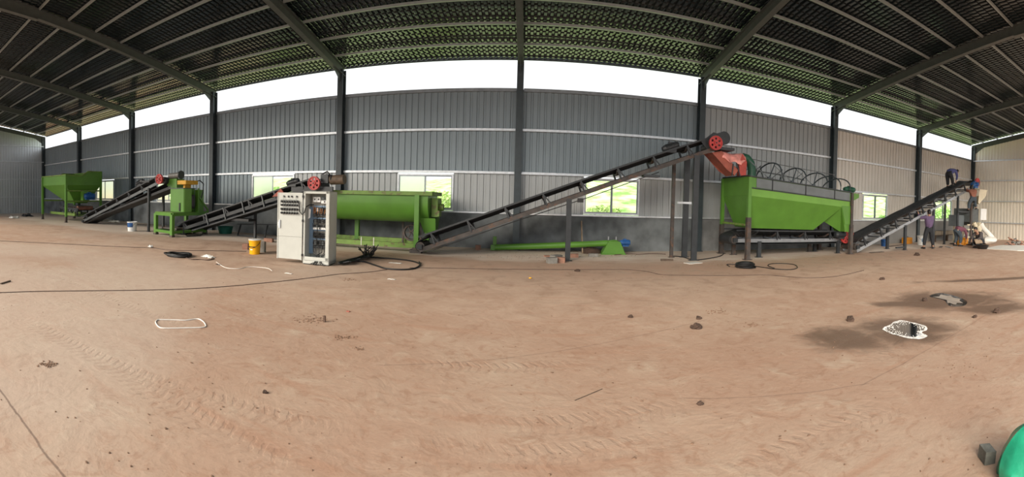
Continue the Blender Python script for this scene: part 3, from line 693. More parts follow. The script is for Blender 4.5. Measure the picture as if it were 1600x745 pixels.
pc = Vector((-11.35, 10.25, 2.17)); s = MB(); s.cyl(pc+Vector((-0.25, 0.0, 0)), pc+Vector((0.30, 0.0, 0.03)), 0.105, n=16); s.build('drum', SILVERB, c1)
MB().lathe((-10.98, 10.25, 2.2), [(0.10, -0.02), (0.155, -0.02), (0.155, 0.02), (0.10, 0.02)], 20, 'x').build('drum_flange', STEEL, c1)
c2, at2, ct2, L2 = conveyor((-11.25, 10.3, 0.12), (-5.55, 10.65, 1.82), 0.66, 'second belt conveyor, rising from the crusher to behind the control cabinet', gap=0.21, trough=0.08, nb=1.0, R_=0.20, railm=STEEL,
    legs=((3.2, 0.66, 0, 0.07, STEEL), (5.0, 0.0, 0, 0.07, STEEL), (5.0, 0.66, 0, 0.07, STEEL)))
for k in (1.6, 2.4, 3.2, 4.0): MB().bar(at2(k, -0.03, -0.14), at2(k, -0.03, 0.26), 0.035, 0.035, (1, 0, 0)).build('stanchion', RAILG, c2)
s = MB(); s.bar(at2(0.2, 0, -0.16), at2(L2, 0, -0.16), 0.03, 0.05); s.bar(at2(0.2, 0.66, -0.16), at2(L2, 0.66, -0.16), 0.03, 0.05); s.build('lower_rail', STEEL, c2)
q = at2(4.6, -0.02, 0.12); MB().plate([q+Vector((-0.22, 0, -0.10)), q+Vector((0.28, 0, -0.06)), q+Vector((0.10, 0, 0.16))], 0.05).build('red_bracket', REDP, c2)
q = at2(2.9, 0.1, -0.28); MB().box(q-Vector((0.38, 0.05, 0.05)), q+Vector((0.38, 0.35, 0.03))).build('cable_box', BLACKP, c2)
motor(c2, at2(5.0, 0.06, 0.33), (1, 0, 0.25), 0.09, 0.30, STEEL)
pc = at2(L2, 0.1, 0.05); s = MB(); s.box(pc+Vector((0.10, -0.10, 0.0)), pc+Vector((0.34, 0.2, 0.26))); s.build('gearbox', STEEL, c2)
MB().cyl(pc+Vector((0.36, 0.05, 0.10)), pc+Vector((0.80, 0.05, 0.12)), 0.14, n=16).build('drum', mat('brown_drum', (0.13, 0.09, 0.06), 0.6, var=0.4, scale=9), c2)
s = MB(); s.tube([pc+Vector((0.15, -0.08, 0.27)), pc+Vector((0.3, -0.08, 0.34)), pc+Vector((0.42, -0.08, 0.22)), pc+Vector((0.42, -0.08, 0.10))], 0.02); s.build('guard_strap', BLACKP, c2)
MB().box(pc+Vector((-0.9, -0.12, -0.24)), pc+Vector((0.5, -0.05, -0.10))).build('support_beam', STEEL, c2)
c3, at3, ct3, L3 = conveyor((-2.45, 10.55, 0.12), (5.42, 10.55, 3.14), 0.70, 'longest belt conveyor, rising from the green mixer to the red chute', gap=0.31, trough=0.09, nb=1.02, R_=0.20, railm=STEELR,
    legs=((4.1, 0.0, 0, 0.13, STEEL), (7.78, 0.0, 0, 0.16, STEEL), (7.78, 0.70, 0, 0.16, STEEL), (7.35, 0.70, 0, 0.09, STEELR)))
motor(c3, at3(7.0, 0.12, 0.42), (1, 0, 0.38), 0.10, 0.34, STEEL)
s = MB(); s.plate([at3(L3+0.05, 0, 0.45), at3(L3+0.40, 0, 0.25), at3(L3+0.45, 0, 0.05), at3(L3-0.25, 0, -0.05), at3(L3-0.4, 0, 0.3)], 0.01)
q = at3(L3+0.1, 0, 0); s.box(q+Vector((-0.1, 0.0, -0.06)), q+Vector((0.48, 0.5, 0.02))); s.cyl(q+Vector((0.15, 0.02, 0.28)), q+Vector((0.15, 0.55, 0.28)), 0.19, n=18)
s.build('head_frame', STEEL, c3)
s = MB(); s.tube([at3(6.6, 0.05, -0.12), at3(4.6, 0.05, -0.14), at3(2.5, 0.0, -0.09), at3(0.2, 0, -0.10)], 0.012); s.build('hanging_cable', RUBBER, c3)
q = at3(4.35, -0.03, -0.12); MB().box(q-Vector((0.06, 0.04, 0.07)), q+Vector((0.09, 0.04, 0.04))).build('pull_switch', BLACKP, c3)
q = at3(6.35, -0.03, -0.15); MB().box(q-Vector((0.22, 0.05, 0.03)), q+Vector((0.22, 0.2, 0.03))).build('lamp_tray', STEEL, c3)
MB().box((4.55, 11.2, 1.55), (4.98, 11.26, 1.61)).build('brace', GALV, c3)

c4, at4, ct4, L4 = conveyor((6.15, 10.75, 0.52), (10.55, 10.75, 0.46), 0.8, 'low horizontal belt conveyor underneath the green screening machine', gap=0.27, trough=0.12, nb=1.1, wheel='head', R_=0.19, railm=ALU,
    legs=((0.9, 0.0, 0, 0.12, STEEL), (0.45, 0.8, 0, 0.12, STEELR), (4.15, 0.0, 0, 0.12, STEEL), (3.5, 0.8, 0, 0.12, STEELR), (3.75, 0.8, 0, 0.12, STEEL)))
holed_wheel(c4, (10.98, 10.9, 0.62), 0.20)['label'] = 'red pulley beside the foot of the rising conveyor'
s = MB(); rd = random.Random(2)
for k in range(14):
    q = Vector((6.05+0.04*k, 10.62+rd.uniform(-.05, .05), 0.78+rd.uniform(-.05, .03)))
    s.tube([q, q+Vector((0.10, -0.04, -0.08-0.05*rd.random())), q+Vector((0.25, 0, -0.10*rd.random())), q+Vector((0.42, 0.02, 0.02))], 0.012, 5)
s.build('cable_bundle', RUBBER, c4)
motor(c4, (10.1, 10.62, 0.66), (1, 0, 0), 0.11, 0.32, STEEL)
c5, at5, ct5, L5 = conveyor((10.75, 10.25, 0.10), (19.25, 10.25, 2.98), 0.72, 'rear right belt conveyor with wide black belt, rising to the bagging machine', gap=0.36, trough=0.10, nb=0.92, R_=0.22, railm=RAILB, chord=False, loop=False,
    legs=((2.85, 0.0, 0, 0.13, STEEL), (2.6, 0.72, 0, 0.13, STEEL), (4.95, 0.0, 0, 0.13, STEEL), (7.1, 0.0, 0, 0.10, STEEL), (7.1, 0.72, 0, 0.10, STEEL), (7.95, -0.3, 0, 0.14, STEELR)))
s = MB(); s.bar((17.25, 10.1, 1.62), (18.3, 10.0, 1.60), 0.05, 0.06); s.build('cross_brace', STEEL, c5)
MB().bar((12.9, 10.25, 0.12), (13.5, 10.25, 0.12), 0.06, 0.06).build('leg_brace', STEEL, c5)

# ---- 3 crusher
K = empty('crusher', (-11.1, 10.3, 0), 'green vertical crusher on a welded green table frame, yellow guard on top', 'crusher')
zt = 0.78; zz = ((-11.64, 9.62), (-10.52, 9.44), (-10.56, 11.10), (-11.70, 11.20))
for (x, y) in zz:
    l = MB().box((x-0.06, y-0.06, 0.05), (x+0.06, y+0.06, zt)).build('leg', GREEN, K); MB().box((x-0.07, y-0.07, 0), (x+0.07, y+0.07, 0.07)).build('foot', STEELR, l)
for z, h in ((zt, 0.11), (0.16, 0.09)):
    for i in range(4): a, b_ = zz[i], zz[(i+1) % 4]; MB().bar((*a, z), (*b_, z), 0.10, h).build('frame_rail', GREEN, K)
MB().plate([(*q, zt+0.062) for q in zz], 0.012).build('table_plate', GREEND, K)
MB().box((-11.28, 10.0, 0.85), (-10.55, 10.38, 1.69)).build('crushing_chamber', GREEN, K, bevel=0.01)
MB().plate([(-10.54, 10.02, 0.85), (-10.54, 10.37, 0.85), (-10.54, 10.37, 1.69), (-10.54, 10.02, 1.69)], 0.02).build('chamber_side_face', mat('green_lighter_face', (0.15, 0.34, 0.045), 0.38, var=0.08, scale=2.5), K)  # chamber's lit side face, put in as a plate of lighter green
MB().cyl((-11.0, 10.62, 0.85), (-11.0, 10.62, 1.69), 0.27, n=24).build('rotor_housing', GREEN, K)
MB().box((-11.32, 9.97, 1.69), (-10.52, 10.42, 1.715)).cyl((-11.0, 10.62, 1.69), (-11.0, 10.62, 1.72), 0.30, n=24).build('cover_plate', GREYD, K)
MB().box((-10.78, 9.975, 0.88), (-10.72, 10.0, 1.18)).build('inspection_slot', BLACKP, K)
MB().box((-10.72, 10.72, 0.85), (-10.52, 10.98, 1.66)).build('motor_housing', GREEN, K)
motor(K, (-10.62, 10.50, 1.05), (0, 0, 1), 0.10, 0.36, BLACKP)
s = MB(); s.bar((-10.5, 10.68, 0.82), (-10.5, 10.68, 1.72), 0.04, 0.04, (1, 0, 0)).bar((-10.5, 10.70, 1.42), (-10.5, 11.18, 0.92), 0.05, 0.05, (1, 0, 0)).bar((-10.5, 11.18, 0.93), (-10.5, 11.18, 0.80), 0.05, 0.05, (1, 0, 0)).bar((-10.5, 11.18, 0.84), (-10.56, 10.6, 0.84), 0.04, 0.04)
s.build('guard_brace', GREEN, K)
MB().box((-10.96, 10.05, 1.84), (-10.5, 10.66, 1.99)).box((-10.8, 10.2, 1.70), (-10.7, 10.5, 1.85)).build('belt_guard', YEL, K, bevel=0.01)
s = MB()
for y in (10.25, 10.62): s.plate([(-11.80, y, 1.85), (-11.55, y, 1.70), (-11.20, y, 1.70), (-11.22, y, 2.06), (-11.62, y, 2.06)])
s.plate([(-11.20, 10.25, 1.70), (-11.20, 10.62, 1.70), (-11.22, 10.62, 2.06), (-11.22, 10.25, 2.06)]); s.plate([(-11.80, 10.25, 1.85), (-11.80, 10.62, 1.85), (-11.55, 10.62, 1.70), (-11.55, 10.25, 1.70)]); s.plate([(-11.62, 10.25, 2.06), (-11.62, 10.62, 2.06), (-11.22, 10.62, 2.06), (-11.22, 10.25, 2.06)])
s.build('inlet_hood', GREEN, K)
s = MB(); s.tube([(-10.6, 10.6, 1.95), (-10.47, 10.72, 2.0), (-10.42, 10.86, 1.88), (-10.44, 10.86, 1.6), (-10.5, 10.8, 1.3)], 0.022); s.build('power_cable', RUBBER, K)
s = MB(); s.tube([(-10.45, 9.9, 0.5), (-10.38, 9.85, 0.15), (-10.3, 9.95, 0.03), (-10.2, 10.5, 0.02), (-10.3, 10.95, 0.1), (-10.45, 11.05, 0.45)], 0.02); s.build('loose_hose', RUBBER, K)
MB().box((-11.5, 9.8, 0.22), (-10.7, 10.15, 0.28)).build('outlet_tray', STEELR, K)

# ---- 6 mixer
X_ = empty('mixing_trough', (-4.0, 11.6, 0), 'long green U-shaped mixing trough on a green frame behind the control cabinet', 'mixer')
xa, xb, yc_, zc_, rr_ = -6.0, -2.36, 11.54, 1.36, 0.56
def uprof(x, r_, n=14):
    pts = [(x, yc_-r_, 1.62)] + [(x, yc_ - r_*cos(pi*i/n), zc_ - r_*sin(pi*i/n)) for i in range(n+1)] + [(x, yc_+r_, 1.62)]
    return [Vector(p) for p in pts]
s = MB(); pr = uprof(xa, rr_)+uprof(xb, rr_)+list(reversed([]));n_ = len(pr)//2
inn = uprof(xa, rr_-0.015)+uprof(xb, rr_-0.015)
s.v = pr + inn
for i in range(n_-1):
    s.f.append((i, i+1, n_+i+1, n_+i)); s.f.append((2*n_+i, 3*n_+i, 3*n_+i+1, 2*n_+i+1))
s.build('trough', GREEN, X_)
for x in (xa, xb): MB().plate(uprof(x, rr_+0.03), 0.02).build('end_plate', GREEN, X_)
s = MB(); 
for y in (yc_-rr_-0.03, yc_+rr_+0.03): s.bar((xa-0.1, y, 1.62), (xb+0.14, y, 1.62), 0.10, 0.11)
for x in (xa-0.05, xb+0.10): s.bar((x, yc_-rr_+0.021, 1.62), (x, yc_+rr_-0.021, 1.62), 0.10, 0.105)
s.build('rim', GREEND, X_, bevel=0.008)
MB().box((xa, yc_-rr_, 1.655), (xb+0.05, yc_+rr_, 1.67)).build('cover_plate', GREEND, X_)
for x in (-2.64, -4.93, -5.9):
    for y in (yc_-rr_-0.05, yc_+rr_+0.05):
        if x == -4.93 and y < yc_: continue
        l = MB().box((x-0.065, y-0.055, 0.14), (x+0.065, y+0.055, 1.58)).build('leg', GREEN, X_)
        if x == -2.64: MB().box((x-0.09, y-0.08, 0), (x+0.09, y+0.08, 0.15)).box((x-0.16, y-0.10, 0), (x+0.16, y+0.10, 0.09)).build('foot_block', STEELR, l)
        else: MB().box((x-0.09, y-0.08, 0), (x+0.09, y+0.08, 0.15)).build('foot_block', STEELR, l)
s = MB()
for y in (yc_-rr_-0.05, yc_+rr_+0.05): s.bar((xa, y, 0.19), (xb-0.25, y, 0.19), 0.09, 0.13)
for x in (-5.9, -2.64): s.bar((x, yc_-rr_, 0.19), (x, yc_+rr_, 0.19), 0.09, 0.13)
s.build('base_frame', GREEND, X_)
s = MB(); s.frustum((-2.62, 11.1, -2.20, 11.8), (-2.5, 11.2, -2.24, 11.7), 0.95, 0.55, 0.01); s.plate([(-2.62, 11.09, 0.95), (-2.16, 11.09, 0.95), (-2.16, 11.15, 0.62), (-2.4, 11.18, 0.50)])
s.build('outlet_chute', GREEN, X_)
s = MB(); s.box((-2.31, 11.25, 0.98), (-2.14, 11.75, 1.5)); s.cyl((-2.14, 11.5, 1.25), (-2.02, 11.5, 1.25), 0.10, n=14); s.box((-2.14, 11.2, 1.0), (-2.08, 11.5, 1.16)); s.build('bearing_housing', GREEND, X_)
for x in (-4.25, -3.87): MB().box((x-0.01, 10.88, 0.12), (x+0.01, 10.90, 0.36)).build('wire_end', PAPER, X_)
# belt wheel leaning under the trough, and the old block stand
r = empty('fan_unit', (-3.0, 12.0, 0), 'small brown belt wheel in a steel frame under the right end of the mixing trough', 'wheel')
s = MB()
for x in (-3.36, -2.80):
    s.bar((x, 12.0, 0.02), (x, 12.0, 0.78), 0.05, 0.05, (1, 0, 0))
s.bar((-3.39, 12.0, 0.80), (-2.77, 12.0, 0.80), 0.16, 0.05); s.build('stand', STEELR, r)
s = MB(); c = Vector((-3.08, 11.95, 0.46))
for k in range(6): a = k*pi/3; s.bar(c, c+Vector((cos(a), 0, sin(a)))*0.22, 0.03, 0.05, (0, 1, 0))
n = 24; vs = [c+Vector((q*cos(2*pi*i/n), yy, q*sin(2*pi*i/n))) for yy, q in ((-0.05, 0.25), (-0.05, 0.20), (0.05, 0.20), (0.05, 0.25)) for i in range(n)]
s.add(vs, [(k*n+i, k*n+(i+1) % n, ((k+1) % 4)*n+(i+1) % n, ((k+1) % 4)*n+i) for k in range(4) for i in range(n)]); s.build('wheel', STEELR, r)
MB().box((-4.4, 12.3, 0.80), (-2.9, 12.42, 0.815)).build('shelf_strip', STEEL, r)

# ---- 8 red chute, its sheet and the duct
C_ = empty('chute', (5.95, 10.9, 2.4), 'rust-red sheet metal chute sloping from the longest conveyor into the screening machine', 'chute')
s = MB()
for y in (10.6, 11.15): s.plate([(5.30, y, 3.02), (5.60, y, 3.08), (6.16, y, 2.58), (6.05, y, 2.42), (5.80, y, 2.56)], 0.01)
s.plate([(5.30, 10.6, 3.02), (5.30, 11.15, 3.02), (6.05, 11.15, 2.42), (6.05, 10.6, 2.42)], 0.01); s.build('slide', REDP, C_)
s = MB(); s.plate([(6.22, 10.6, 2.42), (6.42, 10.6, 2.45), (6.44, 10.6, 2.84), (6.28, 10.6, 3.06), (6.18, 10.6, 2.75)], 0.01); s.plate([(6.42, 10.6, 2.44), (6.42, 11.15, 2.44), (6.42, 11.15, 3.0), (6.44, 10.6, 2.84)], 0.01)
s.build('side_plate', mat('bright_red_plate', (0.45, 0.07, 0.055), 0.6, var=0.2, scale=6), C_)
s = MB(); s.bar((5.95, 10.58, 2.40), (5.98, 10.58, 2.75), 0.03, 0.03, (1, 0, 0)).bar((6.22, 10.57, 2.4), (6.08, 10.57, 2.78), 0.025, 0.025, (0, 1, 0)); s.build('prop', STEEL, C_)
s = MB(); nx_, ny_ = 16, 10; rd = random.Random(3)
for j in range(ny_+1):
    for i in range(nx_+1):
        u_, v_ = i/nx_, j/ny_
        x = 5.62 + 0.80*u_; z = 3.10 - 0.04*u_ + 0.03*sin(7*u_+3*v_); y = 10.52 + 0.68*v_
        if v_ < 0.4: q = (0.4-v_)/0.4; z -= q*(0.20+0.28*sin(pi*u_)**2*(0.6+0.4*sin(9*u_))); y = 10.79 - 0.22*sqrt(q) - 0.02*sin(11*u_)
        s.v.append(Vector((x+rd.uniform(-.012, .012), y+rd.uniform(-.012, .012), z+rd.uniform(-.012, .012))))
for j in range(ny_):
    for i in range(nx_): a = j*(nx_+1)+i; s.f.append((a, a+1, a+nx_+2, a+nx_+1))
o = s.build('crumpled_sheet', PINK); o.modifiers.new('t', 'SOLIDIFY').thickness = 0.01
tag(o, 'crumpled pink-red plastic sheet draped over the top of the red chute', 'sheet')
s = MB(); s.tube([(6.52, 11.0, 3.02), (6.66, 11.0, 3.0), (6.80, 11.0, 2.87), (6.86, 11.0, 2.66), (6.86, 11.0, 2.42)], 0.13, 14)
o = s.build('duct_elbow', MOTORG); tag(o, 'dark green curved duct elbow standing on the screening machine behind the red sheet', 'duct')

# ---- 9 screening machine
S_ = empty('screening_machine', (8.4, 11.1, 0), 'large green hopper-shaped screening machine with arched hoops on top', 'screener')
xl, xr, yf, yk = 6.38, 10.43, 10.32, 12.0
def zt_(x): return 2.41 - (x-xl)*(0.27/(xr-xl))
MB().plate([(xl, yf, 2.06), (xr, yf, 1.83), (xr, yf, zt_(xr)), (xl, yf, zt_(xl))]).plate([(xl, yk, 2.06), (xr, yk, 1.83), (xr, yk, zt_(xr)), (xl, yk, zt_(xl))]).plate(
    [(xl, yf, 1.84), (xl, yk, 1.84), (xl, yk, 2.42), (xl, yf, 2.42)]).plate([(xr, yf, 1.7), (xr, yk, 1.7), (xr, yk, 2.14), (xr, yf, 2.14)]).build('upper_casing', GREEN, S_)
for (a, b_) in ((6.62, 7.16), (7.18, 8.42), (8.44, 9.65), (9.67, 10.38)):
    MB().plate([(a, yf-0.012, zt_(a)-0.30), (b_, yf-0.012, zt_(b_)-0.30), (b_, yf-0.012, zt_(b_)-0.03), (a, yf-0.012, zt_(a)-0.03)], 0.014).build('side_panel', GREYP, S_)
for x in (7.17, 8.43, 9.66): MB().box((x-0.015, yf-0.035, zt_(x)-0.33), (x+0.015, yf-0.01, zt_(x)+0.03)).build('panel_joint', BLACKP, S_)
s = MB(); s.bar((xl, yf-0.02, zt_(xl)), (xr, yf-0.02, zt_(xr)), 0.07, 0.035).bar((xl, yf-0.02, zt_(xl)-0.33), (xr, yf-0.02, zt_(xr)-0.31), 0.03, 0.03); s.bar((xl, yk, zt_(xl)), (xr, yk, zt_(xr)), 0.07, 0.035); s.bar((xl, yf, 2.42), (xl, yk, 2.43), 0.05, 0.04).bar((xr, yf, 2.14), (xr, yk, 2.14), 0.05, 0.04); s.build('edge_rail', STEEL, S_)
s = MB(); s.plate([(xl, yf+0.0, 1.84), (10.06, yf+0.0, 1.62), (10.4, yf, 1.62), (10.4, yf, 1.84), (xl, yf, 2.07)]); s.build('casing_skirt', mat('green_lighter_face', (0.15, 0.34, 0.045), 0.38, var=0.08, scale=2.5), S_)
T = [(xl, yf, 1.85), (10.06, yf, 1.63), (10.06, yk, 1.63), (xl, yk, 1.87)]; Q = [(6.60, 10.62, 0.90), (9.05, 10.62, 0.84), (9.05, 11.5, 0.84), (6.60, 11.5, 0.90)]
s = MB()
for i in range(4): s.plate([Q[i], Q[(i+1) % 4], T[(i+1) % 4], T[i]], 0.012)
s.build('collecting_hopper', GREEN, S_)
T = [(10.0, yf, 1.66), (10.43, yf, 1.66), (10.43, 11.2, 1.66), (10.0, 11.2, 1.66)]; Q = [(10.22, yf+0.02, 0.78), (10.45, yf+0.02, 0.76), (10.45, 10.9, 0.76), (10.22, 10.9, 0.78)]
s = MB()
for i in range(4): s.plate([Q[i], Q[(i+1) % 4], T[(i+1) % 4], T[i]], 0.01)
s.plate([(10.03, yf, 1.64), (9.52, yf+0.55, 1.20), (10.22, yf+0.25, 0.76)], 0.01); s.plate([(10.03, yf-0.01, 1.64), (10.43, yf-0.01, 1.66), (10.45, yf-0.01, 1.03), (10.18, yf-0.01, 1.03)], 0.01)
s.build('outlet_chute', GREEN, S_)
for (x, y, zt, zg) in ((6.40, 10.33, 2.38, 1.20), (6.38, 11.98, 2.40, 0.92), (10.47, 10.30, 2.12, 1.0), (10.47, 11.98, 2.12, 1.0)):
    l = MB().box((x-0.05, y-0.05, zg), (x+0.05, y+0.05, zt)).build('post', GREEN if x < 8 else STEELR, S_); f = MB().box((x-0.065, y-0.06, 0), (x+0.065, y+0.06, zg+0.02)).box((x-0.12, y-0.1, 0), (x+0.12, y+0.1, 0.015)).build('extension_leg', STEELR, l)
s = MB(); s.bar((xl, yf, 1.0), (xl, yk, 1.0), 0.05, 0.06); s.build('tie_bar', GREEND, S_)
for i, x in enumerate((7.55, 8.5, 9.4, 10.0, 10.28)):
    s = MB(); h = 0.60-0.03*i; pts = []
    for k in range(15):
        a = pi*k/14; pts.append((x+0.10*sin(a)+(0.18 if i == 4 else 0.0), 11.16-0.78*cos(a), zt_(x)+0.02+h*sin(a)**0.8))
    s.tube(pts, 0.022, 6); s.build('hoop', STEELB, S_)
for i, x in enumerate((7.09, 7.95, 8.8)):
    for y in (10.38, 11.94):
        s = MB(); zb_ = zt_(x)+0.02; yy = 10.75 if y < 11 else 11.55
        s.bar((x, y, zb_), (x-0.46, yy, zb_+0.52), 0.025, 0.025); s.bar((x, y, zb_), (x+0.44, yy, zb_+0.50), 0.025, 0.025); s.box((x-0.05, y-0.04, zb_), (x+0.05, y+0.04, zb_+0.05)); s.build('strut', STEELB, S_)
s = MB(); s.tube([(6.6, 11.16, 3.04), (8.4, 11.16, 2.90), (10.4, 11.16, 2.78)], 0.014); s.tube([(6.6, 11.9, 2.80), (8.4, 11.9, 2.68), (9.6, 11.9, 2.56)], 0.022); s.build('ridge_wire', ALU, S_)
motor(S_, (10.40, 10.55, 2.25), (1, 0, 0), 0.09, 0.36, MOTORG)['label'] = 'dark green gear motor'
s = MB(); s.plate([(10.5, 10.4, 2.13), (10.92, 10.4, 2.10), (10.92, 10.4, 1.98), (10.5, 10.4, 1.80)]); s.plate([(10.5, 10.4, 2.13), (10.92, 10.4, 2.10), (10.92, 11.4, 2.10), (10.5, 11.4, 2.13)]); s.plate([(10.92, 10.4, 2.10), (10.92, 11.4, 2.10), (10.92, 11.4, 1.98), (10.92, 10.4, 1.98)]); s.plate([(10.5, 10.4, 1.80), (10.92, 10.4, 1.98), (10.92, 11.4, 1.98), (10.5, 11.4, 1.80)])
s.build('discharge_spout', GREEN, S_)

# ---- 10 screw conveyor lying on the floor
A_ = empty('screw_conveyor', (1.3, 12.1, 0), 'long green tube screw conveyor lying on the floor by the back wall', 'screw conveyor')
MB().cyl((-0.62, 12.25, 0.10), (3.0, 12.05, 0.34), 0.09, n=16).build('tube', GREEN, A_)
s = MB(); s.box((-0.72, 12.15, 0.02), (-0.60, 12.35, 0.18)); s.box((-0.66, 12.2, 0.15), (-0.56, 12.3, 0.42)); s.build('end_bracket', GREEN, A_)
s = MB(); s.plate([(2.52, 11.92, 0.02), (3.22, 11.92, 0.02), (3.06, 11.92, 0.38), (2.72, 11.92, 0.38)], 0.02); s.plate([(2.52, 12.2, 0.02), (3.22, 12.2, 0.02), (3.06, 12.2, 0.38), (2.72, 12.2, 0.38)], 0.02); s.plate([(2.52, 11.92, 0.02), (2.52, 12.2, 0.02), (2.72, 12.2, 0.38), (2.72, 11.92, 0.38)], 0.01); s.box((2.50, 11.88, 0), (3.24, 12.24, 0.02)); s.build('inlet_box', GREEN, A_)
motor(A_, (3.12, 12.03, 0.34), (1, 0, 0.03), 0.085, 0.22, BLUE)['label'] = 'blue drive motor'
s = MB()
for x in (2.72, 2.95): s.cyl((x, 12.0, 0.42), (x, 12.0, 0.52), 0.03, n=10)
s.build('grease_cup', ALU, A_)

# ---- 5 control cabinet
yaw = radians(6); cx_, cy_ = -4.33, 7.80
def cb(a, b_, z): return Vector((cx_ + a*cos(yaw) - b_*sin(yaw), cy_ + a*sin(yaw) + b_*cos(yaw), z))
def cbox(s, a0, b0, z0, a1, b1, z1):
    vs = [cb(a0,b0,z0), cb(a1,b0,z0), cb(a1,b1,z0), cb(a0,b1,z0), cb(a0,b0,z1), cb(a1,b0,z1), cb(a1,b1,z1), cb(a0,b1,z1)]
    return s.add(vs, [(0,3,2,1),(4,5,6,7),(0,1,5,4),(1,2,6,5),(2,3,7,6),(3,0,4,7)])
Cb = empty('control_cabinet', (-4.1, 8.0, 0), 'light grey electrical control cabinet standing open with its door swung out', 'cabinet')
W_, Dp, Ht = 0.62, 0.44, 1.60
s = MB()
cbox(s, 0, 0, 0.02, 0.02, Dp, Ht); cbox(s, W_-0.02, 0, 0.02, W_, Dp, Ht); cbox(s, 0, 0, Ht-0.02, W_, Dp, Ht); cbox(s, 0, Dp-0.02, 0.02, W_, Dp, Ht); cbox(s, 0, 0, 0.02, W_, Dp, 0.10)
cbox(s, 0, 0, 0.10, 0.045, 0.02, Ht); cbox(s, W_-0.09, 0, 0.10, W_, 0.02, Ht); cbox(s, 0.02, 0, Ht-0.055, W_, 0.02, Ht); cbox(s, 0.02, 0, 0.08, W_, 0.02, 0.17); s.build('body', CABG, Cb, bevel=0.003)
s = MB(); cbox(s, 0.02, 0.01, 0.0, W_-0.02, Dp-0.01, 0.03); s.build('plinth', BLACKP, Cb)
s = MB(); cbox(s, 0.05, Dp-0.10, 0.18, W_-0.05, Dp-0.09, Ht-0.12); s.build('mounting_plate', CABI, Cb)
s = MB(); cbox(s, 0.02, Dp-0.14, 0.2, 0.11, Dp-0.10, Ht-0.35); s.build('side_duct', BLUEL, Cb)
fz = Dp-0.11
for (z, h) in ((1.245, 0.035), (0.985, 0.03), (0.72, 0.03), (0.52, 0.035)):
    s = MB(); cbox(s, 0.12, fz-0.05, z, W_-0.08, fz, z+h); s.build('wiring_duct', BLUEL, Cb)
rd = random.Random(5)
rowsz = [(1.155, 0.075, 9), (1.055, 0.06, 9), (0.90, 0.07, 10), (0.81, 0.04, 10), (0.62, 0.06, 10), (0.57, 0.03, 11), (0.42, 0.07, 9), (0.34, 0.05, 9)]
cols = [BLACKP, GREYD, BLACKP, STEEL]
for ri, (z, h, nn_) in enumerate(rowsz):
    wd = (W_-0.24)/nn_
    for i in range(nn_):
        s = MB(); a = 0.14+i*wd; cbox(s, a, fz-0.09-rd.uniform(0, 0.03), z, a+wd*0.86, fz, z+h); cbox(s, a+wd*0.3, fz-0.13, z+h*0.4, a+wd*0.55, fz-0.08, z+h*0.7)
        o = s.build('breaker', cols[(i*3+ri) % 4] if not (ri == 0 and i == 2) else WHITE, Cb)
for (a, b_, z0, z1, m_) in ((0.135, 0.215, 1.36, 1.475, WHITE), (0.225, 0.305, 1.36, 1.475, WHITE), (0.325, 0.49, 1.41, 1.475, GREYD), (0.325, 0.49, 1.335, 1.40, WHITE), (0.14, 0.48, 0.755, 0.80, WHITE)):
    s = MB(); cbox(s, a, fz-0.11, z0, b_, fz, z1); s.build('relay_unit', m_, Cb)
    s = MB(); cbox(s, (a+b_)/2-0.012, fz-0.125, (z0+z1)/2-0.012, (a+b_)/2+0.012, fz-0.11, (z0+z1)/2+0.02); s.build('toggle', BLACKP, Cb)
s = MB(); s.plate([cb(0.06, 0.12, 0.98), cb(0.12, 0.10, 1.02), cb(0.13, 0.10, 1.20), cb(0.07, 0.12, 1.22)], 0.004); s.build('paper_note', WHITE, Cb)
s = MB()
for i in range(34):
    a = 0.14+0.36*rd.random(); z = rd.choice([1.31, 1.15, 1.04, 0.89, 0.70, 0.61, 0.42]); y = fz-0.11-0.03*rd.random()
    s.tube([cb(a, y, z), cb(a+rd.uniform(-.02, .02), y-0.03, z-0.05), cb(a+rd.uniform(-.03, .03), y-0.01, z-0.11)], 0.005, 4)
s.build('control_wire', BLACKP, Cb)['kind'] = 'stuff'
s = MB()
for a in (0.16, 0.20, 0.26, 0.32, 0.36, 0.43):
    s.tube([cb(a, fz-0.14, 1.32-(a*0.3)), cb(a+0.01, fz-0.15, 1.2), cb(a-0.01, fz-0.13, 1.10)], 0.006, 5)
s.build('orange_lead', COPPER, Cb)
s = MB()
for k, (a, b_) in enumerate(((0.17, 0.30), (0.22, 0.33), (0.30, 0.36), (0.37, 0.30), (0.43, 0.42), (0.47, 0.45))):
    s.tube([cb(a, fz-0.12, 0.38), cb(a+0.01, fz-0.15, 0.26), cb(b_-0.03, fz-0.18, 0.19), cb(b_, fz-0.25, 0.14), cb(b_, -0.03, 0.06), cb(b_-0.1+0.04*k, -0.09, 0.02)], 0.010, 5)
s.tube([cb(0.30, fz-0.12, 1.0), cb(0.27, fz-0.16, 0.8), cb(0.26, fz-0.15, 0.6), cb(0.25, fz-0.13, 0.4)], 0.011, 5)
s.build('power_cable', RUBBER, Cb)
s = MB(); s.tube([cb(-0.10, -0.05, 1.36), cb(-0.07, -0.06, 1.30), cb(-0.06, -0.06, 1.15), cb(-0.01, -0.05, 1.09), cb(0.04, -0.03, 1.13), cb(0.05, 0.02, 1.25), cb(0.10, 0.1, 1.30), cb(0.14, fz-0.1, 1.30)], 0.012, 6); s.build('door_loom', RUBBER, Cb)
hz_ = cb(-0.005, -0.01, 0); ex, ey = -5.02-hz_.x, 7.70-hz_.y; dl = hypot(ex, ey); ex /= dl; ey /= dl; WD = 0.62     # door swung out to the left
def db(a, b_, z): return Vector((hz_.x + a*ex + b_*ey, hz_.y + a*ey - b_*ex, z))                                     # a along the door, b_ towards the viewer is negative
sg = -1 if db(0, 1, 0).y > hz_.y else 1
